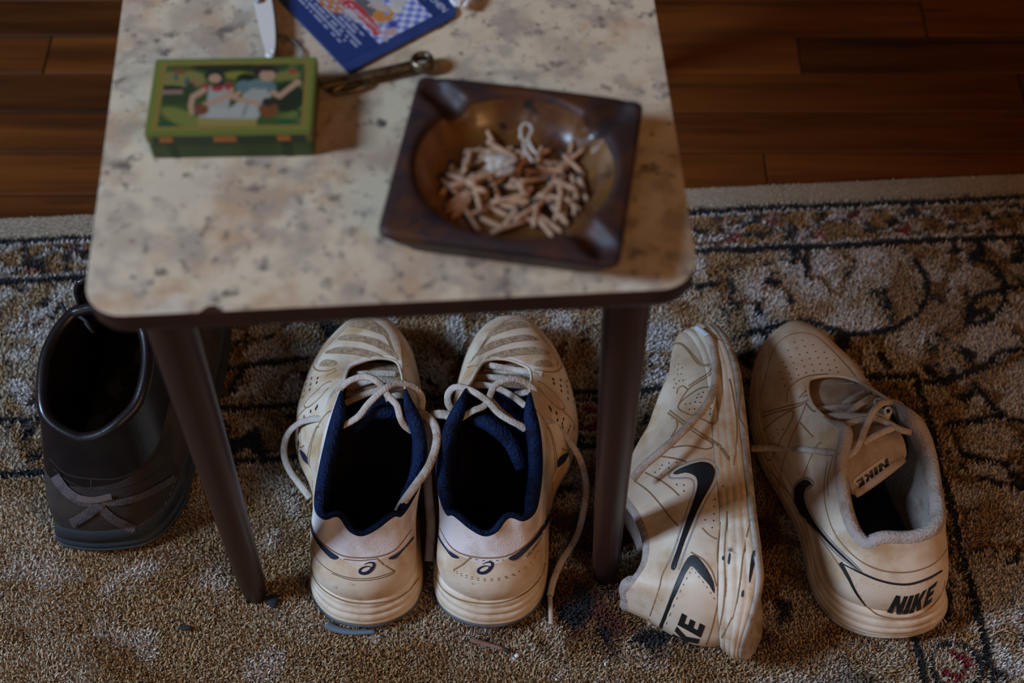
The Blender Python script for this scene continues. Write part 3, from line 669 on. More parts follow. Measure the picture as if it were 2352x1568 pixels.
# tongues
M_tmesh = mat('dirty_tongue_mesh', (.36, .25, .16), .85, (.22, .14, .08), 120, .45, .6, weave=.8, wscale=620, dist=.0006)
tongue(sR, [[(1112, 818, .064), (1150, 822, .066), (1190, 826, .066), (1232, 836, .064)], [(1092, 870, .081), (1140, 868, .084), (1190, 870, .084), (1238, 883, .081)], [(1072, 910, .094), (1125, 905, .097), (1180, 908, .097), (1232, 922, .091)], [(1088, 958, .104), (1130, 975, .103), (1172, 1012, .095), (1200, 1075, .082)]], M_tmesh, .0075, M_navy, split=1.8)
tongue(sL, [[(810, 836, .064), (860, 833, .066), (915, 836, .064)], [(797, 890, .081), (860, 880, .085), (925, 885, .081)], [(795, 925, .094), (860, 912, .098), (925, 915, .094)], [(808, 985, .098), (850, 946, .105), (915, 945, .102)]], M_tmesh, .0075, M_navy, split=1.8)
# laces
mb = MB(); L = sR.lace
L(mb, [(1100, 842, None), (1118, 838, .078), (1180, 848, .080), (1244, 862, None)]); L(mb, [(1111, 853, .076), (1160, 858, .079), (1222, 868, .077)])
L(mb, [(1080, 868, .080), (1110, 866, .085), (1150, 868, .089), (1228, 882, .082)]); L(mb, [(1072, 889, .086), (1100, 883, .093), (1140, 890, .098), (1175, 908, .102), (1207, 932, .108)])
L(mb, [(1175, 910, .098), (1200, 902, .102), (1226, 901, .102), (1238, 920, .100), (1237, 938, .094)])
L(mb, [(1038, 942, .098), (1029, 925, .104), (1030, 903, .110), (1046, 889, .114), (1077, 894, .117), (1116, 918, .119), (1145, 948, .117), (1175, 967, .114), (1210, 983, .108)])
L(mb, [(1050, 966, .108), (1082, 945, .113), (1112, 932, .115), (1123, 914, .118), (1138, 884, .119), (1172, 870, .119), (1205, 877, .115), (1230, 901, .108), (1239, 937, .098), (1240, 955, .092)])
L(mb, [(1128, 920, .113), (1150, 945, .111), (1180, 968, .110), (1208, 986, .106)])
L(mb, [(1036, 955, .106), (1015, 951, .106), (997, 953, .102), (985, 972, .096), (982, 1010, .086), (981, 1063, .074), (984, 1130, .060), (990, 1200, .044), (987, 1260, .030), (985, 1288, .024)], .0040, .0018)
L(mb, [(1228, 975, .104), (1254, 964, .098), (1278, 979, .080), (1307, 1012, .060), (1332, 1055, .038), (1346, 1110, .022), (1341, 1168, .016), (1325, 1231, .014), (1290, 1288, .014), (1271, 1333, .014), (1263, 1368, .014)])
mb.build('laces', M_lace, sR.root); mb = MB(); L(mb, [(1263, 1368, .014), (1265, 1407, .013), (1266, 1433, .013)], .0022, .0018); mb.build('aglet', mat('tan_plastic', (.42, .32, .24), .4), sR.root)
mb = MB(); L = sL.lace
L(mb, [(800, 866, None), (814, 860, .078), (862, 857, .080), (910, 858, .077)]); L(mb, [(797, 893, .084), (815, 886, .088), (862, 872, .091), (920, 876, .084)])
L(mb, [(793, 926, .098), (838, 905, .101), (882, 892, .101), (925, 884, .092)]); L(mb, [(885, 916, .102), (912, 908, .104), (932, 909, .104), (950, 922, .100)])
L(mb, [(768, 950, .097), (759, 935, .104), (764, 912, .110), (783, 890, .115), (808, 872, .118), (841, 865, .119), (870, 879, .119), (889, 906, .119), (911, 930, .117), (919, 958, .113), (930, 978, .108), (948, 990, .103)])
L(mb, [(785, 978, .107), (821, 958, .113), (848, 925, .117), (882, 894, .121), (911, 880, .119), (947, 887, .112), (968, 910, .104), (968, 938, .097), (960, 955, .090)])
L(mb, [(772, 966, .105), (745, 962, .098), (715, 963, .088), (683, 974, .070), (659, 1001, .050), (652, 1040, .034), (664, 1078, .026), (688, 1112, .024), (712, 1143, .026)])
L(mb, [(962, 945, .100), (985, 960, .106), (1001, 985, .108), (1002, 1020, .109), (985, 1070, .110), (950, 1120, .108), (925, 1155, .103), (908, 1188, .096)], .0036, .0018)
mb.build('laces', M_lace, sL.root)
mb = MB(); mb.tube(crv([sL.loc(*p) for p in ((750, 1432, .013), (770, 1443, .011), (808, 1451, .010), (862, 1450, .010))], 5), np.linspace(.0042, .0020, 16), .0016, 8); mb.build('loose_sole_strip', mat('blue_grey_rubber', (.10, .13, .16), .6), sL.root)

# trainers
c3 = cv(1700, 720, 3.919); c4 = cv(1760, 940, 2.8)
nS.lines('seams', [c3((185, 745), (230, 560), (280, 375), (340, 265), (440, 195), (560, 172), (680, 203), (800, 303), (900, 405), (1000, 515), (1100, 645)), c3((195, 895), (400, 840), (560, 800), (640, 768), (800, 712), (980, 650)), c3((205, 930), (330, 885), (480, 850), (575, 810)),
    c3((420, 800), (430, 705), (480, 632), (580, 572), (700, 547), (850, 552), (980, 605)), c3((205, 1050), (320, 955), (450, 877), (480, 900), (450, 985), (370, 1125), (295, 1285), (255, 1318), (210, 1240)),
    c3((600, 800), (540, 950), (470, 1100), (400, 1300), (362, 1450), (350, 1560)), c3((540, 980), (600, 1048), (660, 1112)), c3((730, 1160), (690, 1190), (620, 1330), (565, 1490)), c3((590, 800), (650, 870), (700, 880)),
    c3((530, 760), (600, 690), (720, 640), (850, 620), (960, 640)), c3((560, 750), (700, 700), (900, 650)),
    c4((395, 330), (372, 480), (382, 620), (432, 780), (520, 900), (620, 983), (720, 1028), (830, 1048), (950, 1040), (1060, 1000), (1140, 930), (1182, 850)), c4((440, 260), (395, 440), (400, 560)),
    c4((0, 372), (100, 480), (185, 600), (300, 760), (420, 930), (520, 1080), (640, 1260)), c4((640, 1262), (720, 1320), (840, 1345), (960, 1330), (1060, 1270), (1130, 1180), (1150, 1100))], .00075, M_groove)
nS.lines('stripe_edging', [c4((300, 462), (262, 440), (225, 448), (185, 482), (168, 540), (176, 605), (212, 678), (295, 760), (375, 850), (465, 940), (560, 1012), (615, 1048), (550, 972), (470, 900), (392, 812), (322, 722), (277, 640), (257, 570), (262, 522), (290, 495), (302, 480), (300, 462))], .0008, mat('grey_edging', (.22, .20, .19), .5))
nS.patch('curved_side_stripe', c4((290, 472), (262, 452), (230, 458), (193, 490), (178, 540), (186, 602), (220, 672), (303, 755), (383, 842), (473, 932), (560, 1004), (600, 1036), (540, 975), (460, 900), (380, 812), (310, 722), (266, 640), (246, 570), (252, 520), (276, 492), (290, 486)), M_blk, .0006, 4, sub=2)
nS.lines('stitching', [c4((335, 330), (312, 440), (315, 560), (350, 680), (405, 775)), c4((545, 1055), (640, 1105), (760, 1140), (900, 1145), (1020, 1110), (1110, 1060)), c4((540, 1060), (590, 1160), (640, 1240))], .0004, mat('pale_thread', (.55, .48, .42), .8), k=9, dash=3, kind='stuff')
nS.patch('black_stripe', ribbon_poly(c4((478, 985), (600, 1045), (720, 1095), (830, 1120), (930, 1120), (1040, 1085), (1130, 1035)), np.array([2, 4.5, 5, 5, 5, 5, 4])), M_blkp, .0005, 4, smooth=False)
nS.patch('black_stripe', ribbon_poly(c4((478, 985), (530, 1080), (580, 1180), (640, 1262)), np.array([9, 7, 4.5, 1.5])), M_blkp, .0005, 4, smooth=False)
nS.dots('perforations', c3((488, 260), (563, 243), (655, 282), (432, 333), (511, 314), (581, 297), (456, 392), (535, 369), (603, 352), (680, 341), (758, 349), (391, 436), (482, 444), (557, 423), (626, 406), (703, 397), (779, 402), (852, 419), (415, 482), (507, 501), (577, 477), (645, 461), (720, 455), (792, 461), (866, 486), (357, 530), (443, 540), (525, 553), (593, 533), (661, 518), (735, 510), (808, 510), (881, 527), (381, 588), (461, 590), (407, 648), (275, 1085), (345, 1080), (385, 1040), (240, 1135), (300, 1115), (265, 1170), (330, 1045)), .0008, M_hole)
def quad3(B, T):
    B = np.array(B); T = np.array(T)
    def f(s, h):
        q = lambda A: A[0]*(2*(s-.5)*(s-1))+A[1]*(-4*s*(s-1))+A[2]*(2*s*(s-.5))
        return q(B)*(1-h)+q(T)*h
    return f
hq = quad3(c4((775, 1303), (925, 1312), (1058, 1236)), c4((835, 1192), (965, 1186), (1100, 1100)))
word_mesh(lambda s, h: nS.hit(*hq(s, h)), .0).build('lettering', M_blkp, nS.root, fix=False)
def lie_word(s, h):
    t = (1-s)/.21; o = 95*t-10*t*t; return nL.hit(1380+(585-32*t+(1-h)*166)/3.136, 1040+(1150+o+(1-h)*92)/3.136)
word_mesh(lie_word, .0).build('lettering', M_blkp, nL.root, fix=False)
to, tb = tongue(nS, [[(1840, 872, .070), (1905, 858, .073), (1975, 862, .070)], [(1856, 920, .083), (1915, 900, .087), (1995, 900, .083)], [(1885, 985, .092), (1945, 960, .098), (2035, 950, .098)], [(1930, 1015, .107), (1995, 990, .112), (2068, 1000, .108)], [(1940, 1070, .104), (2005, 1035, .109), (2078, 1035, .104)], [(1962, 1132, .088), (2015, 1092, .094), (2074, 1050, .098)]], mat('beige_tongue', (.42, .31, .23), .85, (.30, .20, .13), 50, weave=.4, wscale=800), .0060)
keep = nS.bvh; nS.bvh = tb
pt = nS.patch('tongue_label', [(1951, 1104), (2028, 1049), (2042, 1066), (1974, 1120)], mat('pale_label', (.47, .37, .29), .7), .0006, 5, smooth=False)
if pt: pt.parent = to
tq = quad3([(2036, 1053), (1999, 1080), (1964, 1106)], [(2044, 1068), (2008, 1094), (1976, 1120)])
o = word_mesh(lambda s, h: (lambda r: (r[0]+r[1]*.0005, r[1]) if r else None)(nS.hit(*tq(s, h))), .06).build('label_lettering', M_blkp, to, fix=False)
nS.bvh = keep
mb = MB(); L = nS.lace; lw, lh = .0030, .0019
for p in ([(1868, 905, .077), (1905, 890, .080), (1965, 884, .077)], [(1863, 931, .083), (1904, 914, .083), (1950, 909, .083), (1985, 912, .078)], [(1851, 966, .080), (1858, 950, .085), (1904, 937, .093), (1975, 934, .096)], [(1874, 990, .086), (1879, 967, .094), (1917, 955, .102), (1993, 957, .112), (2032, 968, .117), (2067, 986, .119), (2092, 992, .116)],
          [(1888, 1001, .092), (1894, 980, .099), (1921, 979, .103)], [(1908, 1024, .102), (1912, 1000, .108), (1937, 978, .114), (1970, 966, .119), (2003, 961, .121)], [(1935, 931, .090), (1960, 915, .093), (1990, 901, .088)], [(1946, 952, .099), (1975, 928, .104), (2000, 914, .102), (2018, 916, .096)],
          [(1936, 1049, .110), (1958, 1040, .115), (1976, 1012, .120), (1990, 978, .124), (2006, 944, .124), (2030, 924, .118), (2062, 927, .112), (2082, 948, .112), (2078, 968, .112)], [(1982, 1016, .117), (2014, 998, .119), (2052, 982, .119)], [(2000, 945, .108), (2030, 960, .112), (2040, 950, .110)],
          [(1924, 1040, .114), (1890, 1037, .104), (1850, 1032, .088), (1810, 1029, .066), (1752, 1029, .048), (1728, 1030, .040)]): L(mb, p, lw, lh)
mb.build('laces', M_lace, nS.root)
mb = MB()
for q in c3((1330, 880), (1240, 800)): mb.tube(crv([nS.loc(q[0]+dx, q[1]+dy, .113) for dx, dy in ((-6, 5), (0, 8), (7, 2), (5, -7), (-3, -8), (-7, -2))], 4, True), .0012, seg=6, closed=True)
mb.build('eyelet_loops', mat('white_webbing', (.62, .58, .56), .8), nS.root)
mb = MB(); h = [nS.loc(*q, .101) for q in c4((995, 235))][0]

# lying trainer
cA = cv(1380, 720, 3.733); cB = cv(1380, 1040, 3.136)
nL.lines('seams', [cA((570, 335), (620, 268), (680, 262), (740, 312), (800, 392), (850, 440), (965, 455)), cA((640, 252), (700, 262), (790, 352), (860, 428), (970, 437)), cA((965, 470), (940, 520), (860, 572), (760, 640), (690, 735), (662, 790)), cA((950, 450), (925, 505), (850, 555), (750, 622)),
    cA((660, 800), (690, 752), (780, 682), (860, 637), (930, 630)), cA((660, 800), (700, 840), (860, 900), (960, 945), (996, 910), (1000, 800), (980, 672)), cA((590, 830), (720, 930), (880, 1040), (1000, 1110), (1070, 1190), (1100, 1260)), cA((575, 850), (700, 945), (860, 1055), (1000, 1130), (1095, 1250)),
    cA((600, 1150), (740, 1132), (900, 1162), (962, 1130), (900, 1068)), cA((500, 1222), (640, 1242), (735, 1272)), cA((380, 1362), (500, 1422), (600, 1492), (672, 1560)), cA((650, 920), (655, 970), (600, 1060)), cA((650, 690), (665, 640), (710, 622), (750, 660)),
    cA((990, 212), (1100, 272), (1180, 362), (1217, 450), (1207, 600), (1190, 750), (1190, 880), (1240, 990), (1290, 1100)), cA((1105, 560), (1135, 700), (1165, 900), (1165, 1100), (1140, 1300)),
    cB((240, 200), (340, 272), (430, 372), (500, 462), (562, 530)), cB((320, 1300), (345, 1200), (420, 980), (442, 880), (500, 760), (555, 620)), cB((730, 540), (780, 590), (835, 620)), cB((650, 715), (740, 770), (800, 850), (835, 960)),
    cB((860, 500), (840, 700), (845, 900), (835, 1100), (800, 1260), (760, 1380)), cB((910, 420), (890, 700), (895, 950), (880, 1130), (850, 1280)), cB((1080, 480), (1030, 700), (1000, 950), (960, 1150), (870, 1330))], .00075, M_groove)
sw = cB((522, 148), (560, 118), (640, 84), (720, 64), (780, 74), (815, 110), (820, 160), (790, 240), (730, 350), (660, 500), (590, 680), (540, 830), (516, 842), (508, 812), (545, 710), (600, 540), (650, 400), (690, 272), (696, 202), (672, 162), (610, 142), (550, 156))
nL.patch('curved_side_stripe', sw, M_blk, .0006, 5, sub=2)
nL.lines('stripe_edging', [cB((490, 150), (540, 105), (640, 66), (720, 44), (795, 56), (838, 105), (842, 165), (812, 250), (752, 360), (682, 510), (612, 690), (560, 840)), cB((490, 155), (500, 180), (560, 182), (630, 182), (665, 205), (668, 270), (630, 395), (580, 535), (525, 705), (490, 800))], .0009, mat('grey_edging_b', (.30, .27, .25), .5))
nL.patch('black_stripe', cB((650, 738), (700, 750), (762, 832), (812, 930), (816, 1010), (780, 950), (700, 862), (645, 815), (582, 930), (502, 1110), (445, 1255), (425, 1300), (403, 1292), (450, 1170), (530, 960), (600, 800)), M_blkp, .0005, 5, sub=2)
nL.lines('stitching', [cB((660, 830), (600, 940), (530, 1090), (460, 1260)), cB((680, 860), (760, 960), (830, 1070))], .0004, M_seam, k=9, dash=3, kind='stuff')
nL.dots('perforations', cA((605, 405), (663, 435), (697, 465), (635, 455), (660, 520), (690, 517), (630, 565), (672, 575), (707, 572), (645, 602), (625, 635), (660, 478), (838, 690), (878, 675), (825, 720), (863, 715), (810, 757), (853, 762), (727, 775), (765, 770), (760, 822), (803, 817), (890, 860), (945, 815), (937, 862), (965, 715), (957, 765), (585, 1280), (525, 1300), (585, 1325), (650, 1275), (465, 1360), (520, 1385), (650, 1465), (712, 1470), (712, 1520), (505, 1330))+cB((880, 240), (820, 335), (818, 385), (815, 438), (812, 488), (802, 538), (752, 482)), .0007, M_hole)
for q in (cB((925, 720), (935, 735), (928, 800), (915, 790)), cB((1085, 740), (1110, 700), (1105, 800), (1075, 930), (1065, 900)), cB((880, 740), (890, 750), (885, 775), (872, 765)), cB((1015, 1000), (1030, 985), (1030, 1030), (1012, 1035))): nL.patch('scuff_mark', q, M_blkp, .0004, 5, sub=2)
nL.patch('black_shank', [(1733, 1048), (1746, 1040), (1751, 1090), (1744, 1150), (1748, 1180), (1738, 1178), (1733, 1120)], M_blk, .0006, 5, sub=2)
tr = []
for k in range(13):
    y = 862+k*14; x0 = np.interp(y, [860, 940, 1040], [1716, 1727, 1733]); tr.append([(x0, y), (x0+7, y+7), (x0+13, y-1)])
nL.lines('tread', tr, .0009, mat('tread_dirt', (.16, .12, .09), .8), k=3)
mb = MB(); L = nL.lace
L(mb, [(1627, 772, .108), (1638, 800, .112), (1643, 845, .120), (1640, 890, .124), (1622, 930, .127), (1590, 968, .128), (1550, 1008, .127), (1510, 1043, .123), (1478, 1070, .116), (1455, 1098, .104)], .0034, .0022)
for p in ([(1541, 972, .085), (1525, 980, .086), (1502, 998, .078), (1488, 1012, .064)], [(1526, 1005, .078), (1505, 1008, .082), (1482, 1024, .074), (1470, 1040, .06)], [(1515, 1028, .072), (1492, 1036, .074), (1472, 1052, .066)]): L(mb, p, .0036, .0026)
mb.build('laces', M_lace, nL.root)
mb = MB(); L(mb, [(1600, 752, .098), (1612, 760, .102), (1627, 772, .108)], .0026, .0022); mb.build('aglet', mat('white_plastic', (.62, .66, .72), .35), nL.root)

# boot details
cb = cv(60, 640, 2.063)
M_strap = mat('woven_boot_strap', (.085, .066, .066), .85, (.045, .038, .045), 90, weave=.6, wscale=700)
bt.patch('woven_strap', ribbon_poly(cb((140, 930), (190, 1000), (260, 1045), (340, 1055)), 22), M_strap, .0012, 5, smooth=False)
bt.patch('woven_strap', ribbon_poly(cb((340, 1050), (440, 1055), (560, 1020), (700, 940)), 15), M_strap, .0012, 5, smooth=False)
bt.patch('woven_strap', ribbon_poly(cb((355, 1060), (290, 1110), (215, 1155)), 22), M_strap, .0014, 5, smooth=False)
bt.patch('woven_strap', ribbon_poly(cb((350, 1080), (420, 1140), (520, 1185)), 20), M_strap, .0010, 5, smooth=False)
bt.patch('strap_loop', ribbon_poly(cb((245, 1030), (320, 1040), (405, 1022)), 14), mat('mauve_webbing', (.12, .085, .08), .85), .0024, 5, smooth=False)
bt.lines('stitching', [cb((355, 1095), (420, 1150), (450, 1180)), cb((375, 1085), (450, 1140), (520, 1172)), cb((640, 1100), (690, 1000), (715, 940))], .0005, mat('tan_thread', (.32, .26, .20), .8), k=8, dash=3, kind='stuff')
bt.lines('seams', [cb((130, 900), (200, 960), (310, 1000), (440, 990), (560, 950), (660, 880)), cb((110, 850), (190, 925), (310, 948), (460, 940), (600, 850), (680, 720)), cb((308, 950), (308, 1000))], .0007, M_hole)
P = [[(-24, 150, 128), (0, 154, 128), (26, 150, 128)], [(-25, 152, 150), (0, 158, 150), (28, 152, 150)], [(-25, 155, 170), (0, 163, 172), (26, 157, 170)], [(-21, 158, 180), (0, 167, 184), (20, 160, 180)]]
R2 = np.stack([crv(r, 5) for r in P])*mm; R3 = np.stack([crv(R2[:, j], 5) for j in range(R2.shape[1])], 1); mb = MB(); mb.grid(R3); mb.grid(R3+np.array([0, .005, 0]))
ed = np.concatenate([R3[:, 0], R3[-1], R3[::-1, -1]])+np.array([0, .0025, 0]); mb.tube(ed, .003, seg=8); mb.build('tongue', M_bleath, bt.root)
mb = MB(); mb.tube(crv([bt.loc(*p) for p in ((210, 752, .160), (195, 735, .166), (172, 722, .165), (156, 722, .162), (146, 708, .160), (140, 696, .158))], 6), .0016, seg=7); mb.tube(crv([bt.loc(*p) for p in ((215, 762, .158), (205, 752, .163), (196, 740, .165))], 6), .0016, seg=7)
mb.build('laces', mat('dark_lace', (.012, .013, .018), .8), bt.root)
# ------------------------------------------------------------------ things on the table
def grid_print(name, w, d, nx, ny, fn, z, parent, m, bow=0):
    """a printed sheet: colour comes from fn(u, v) sampled on a fine grid, u to the right, v away from the viewer"""
    u, v = np.meshgrid(np.linspace(0, 1, nx), np.linspace(0, 1, ny), indexing='ij')
    G = np.stack([u*w, v*d, np.full(u.shape, z)], -1); mb = MB(); mb.grid(G); o = mb.build(name, m, parent, fix=False); set_cols(o.data, fn(u, v).reshape(-1, 3)); return o
def ell(x, y, cx, cy, rx, ry, a=0, soft=.15):
    c, s = math.cos(math.radians(a)), math.sin(math.radians(a)); dx, dy = x-cx, y-cy
    r = np.hypot((dx*c+dy*s)/rx, (-dx*s+dy*c)/ry); return sstep(1+soft, 1-soft, r)
def stroke(x, y, pts, w): return sstep(w*.62, w*.38, polydist(x, y, pts))
def pgn(x, y, pts): return inpoly(x, y, pts).astype(float)

# --- green tin
TT = Matrix.Translation((-.2247, .5812, TZ)) @ Matrix.Rotation(math.radians(1.2), 4, 'Z')
tin = root('tin_box', 'small green hinged tin with two girls in aprons printed on the lid', 'tin', TT)
tw, td, th = .1025, .0645, .0225
M_tin = mat('green_tin_paint', (.030, .055, .014), .38, (.02, .05, .015), 50, .4, .7, spec=.5)
M_lidp = mat('olive_tin_lid', (.105, .115, .022), .38, (.10, .11, .02), 60)
M_dgreen = mat('dark_green_band', (.010, .030, .012), .4); M_orng = mat('orange_print', (.30, .11, .02), .45)
slab('body', rrect(.0008, .0008, tw-.0008, td-.0008, .002, 4), [(.001, 0), (0, .0012), (0, th-.004)], M_tin, tin)
lid = slab('lid', rrect(0, 0, tw, td, .0022, 4), [(0, th-.0075), (0, th-.0008), (.0005, th), (.0022, th)], M_lidp, tin)
def bar(name, x0, x1, z0, z1, m, p, y=-.0003):
    mb = MB(); mb.add([(x0, y, z0), (x1, y, z0), (x1, y, z1), (x0, y, z1), (x0, y+.0004, z0), (x1, y+.0004, z0), (x1, y+.0004, z1), (x0, y+.0004, z1)], [(0, 1, 2, 3), (4, 0, 3, 7), (1, 5, 6, 2), (3, 2, 6, 7), (4, 5, 1, 0)]); return mb.build(name, m, p, False)
bar('dark_band', .0045, tw-.0045, th-.0072, th-.0016, M_dgreen, lid)
for a, b in ((.009, .017), (.042, .056), (.081, .089)): bar('orange_motif', a, b, th-.0062, th-.0016, M_orng, lid, -.0005)
bar('dark_panel', .013, .0165, .001, th-.0085, M_dgreen, tin, .0004); bar('dark_panel', .083, .0875, .001, th-.0085, M_dgreen, tin, .0004)
def lid_art(u, v):
    TL, TR, BR, BL = map(np.array, ((250, 205), (2155, 165), (2115, 1030), (150, 1090)))
    U, V = u[..., None], v[..., None]; P = (BL*(1-U)+BR*U)*(1-V)+(TL*(1-U)+TR*U)*V; x, y = P[..., 0], P[..., 1]
    C = np.zeros(u.shape+(3,)); C[:] = (.16, .17, .03)
    lay(C, ((u > .035) & (u < .965) & (v > .05) & (v < .95)).astype(float), (.24, .15, .035)); inn = ((u > .06) & (u < .945) & (v > .085) & (v < .925)).astype(float)
    lay(C, inn, (.07, .11, .025)); n = fbm(u*14, v*9, 3)
    lay(C, inn*sstep(.45, .6, n), (.03, .06, .02)); lay(C, inn*sstep(.58, .66, fbm(u*9+5, v*14+3, 3)), (.13, .15, .03))
    for e, c in ((ell(x, y, 900, 700, 900, 480), (.05, .075, .02)), (ell(x, y, 560, 440, 290, 110), (.20, .17, .05)), (ell(x, y, 520, 345, 90, 30), (.20, .07, .03)), (ell(x, y, 1100, 290, 420, 60), (.02, .03, .012)), (ell(x, y, 1230, 385, 190, 50), (.20, .18, .03)), (ell(x, y, 1820, 385, 170, 55), (.19, .16, .04)), (ell(x, y, 1890, 330, 60, 26), (.30, .05, .03)),
                 (ell(x, y, 1330, 430, 120, 70), (.012, .02, .010)), (ell(x, y, 1820, 640, 240, 170), (.018, .028, .014)), (ell(x, y, 620, 470, 30, 55), (.05, .09, .08)), (ell(x, y, 480, 415, 25, 40), (.05, .09, .08)), (ell(x, y, 690, 490, 45, 50), (.26, .11, .05)), (ell(x, y, 430, 545, 170, 30), (.015, .028, .012)), (pgn(x, y, [(290, 575), (570, 565), (570, 615), (290, 630)]), (.27, .15, .11)),
                 (ell(x, y, 430, 680, 200, 60), (.035, .05, .02)), (ell(x, y, 570, 900, 270, 90, 20), (.17, .17, .035)), (ell(x, y, 390, 990, 110, 40), (.015, .07, .03)), (ell(x, y, 1840, 935, 120, 45), (.02, .08, .03)), (ell(x, y, 660, 640, 80, 160), (.03, .05, .02))): lay(C, inn*e, c)
    skin = (.42, .235, .14); apr = (.33, .30, .24)
    for e, c in ((pgn(x, y, [(880, 520), (1090, 520), (1140, 640), (1120, 900), (760, 900), (860, 720)]), apr), (pgn(x, y, [(1330, 520), (1640, 520), (1640, 700), (1480, 900), (1050, 900), (1180, 760), (1290, 640)]), apr), (ell(x, y, 1010, 840, 190, 70), (.36, .34, .28)), (ell(x, y, 1310, 820, 190, 90), (.36, .34, .28)),
                 (ell(x, y, 985, 540, 75, 40), (.34, .03, .03)), (ell(x, y, 838, 540, 45, 50), (.34, .03, .03)), (ell(x, y, 1120, 515, 50, 50), (.30, .03, .03)), (ell(x, y, 1300, 520, 95, 75), (.11, .16, .15)), (ell(x, y, 1500, 490, 170, 60), (.12, .17, .15)), (ell(x, y, 1640, 540, 60, 60), (.11, .16, .15)),
                 (ell(x, y, 950, 400, 125, 75), (.02, .022, .022)), (ell(x, y, 985, 480, 85, 40), (.04, .025, .03)), (ell(x, y, 950, 425, 78, 55), skin), (ell(x, y, 1560, 340, 145, 90), (.03, .018, .018)), (ell(x, y, 1585, 385, 100, 70), skin), (ell(x, y, 1585, 300, 120, 32), (.03, .018, .018)),
                 (stroke(x, y, [(820, 570), (690, 650), (670, 760), (690, 830)], 70), skin), (stroke(x, y, [(1160, 560), (1100, 640), (960, 700), (830, 745)], 55), skin), (stroke(x, y, [(1250, 600), (1140, 640), (1280, 680), (1490, 720)], 50), skin), (stroke(x, y, [(1660, 590), (1740, 630), (1840, 550), (1950, 465)], 65), skin), (ell(x, y, 1950, 465, 50, 35), skin),
                 (ell(x, y, 800, 800, 90, 65), (.17, .05, .025)), (ell(x, y, 1610, 790, 120, 90), (.17, .055, .02)), (ell(x, y, 1610, 700, 80, 50), (.025, .022, .02)), (ell(x, y, 1330, 800, 20, 100, 20), (.22, .20, .17)), (pgn(x, y, [(770, 900), (1480, 905), (1480, 1015), (760, 1030)]), (.27, .20, .055))): lay(C, inn*e, c)
    return C*.78
M_print = vcol_mat('glossy_print', .38, .4); o = grid_print('lid_picture', tw-.003, td-.003, 170, 110, lid_art, 0, lid, M_print); o.location = (.0015, .0015, th+.0002)

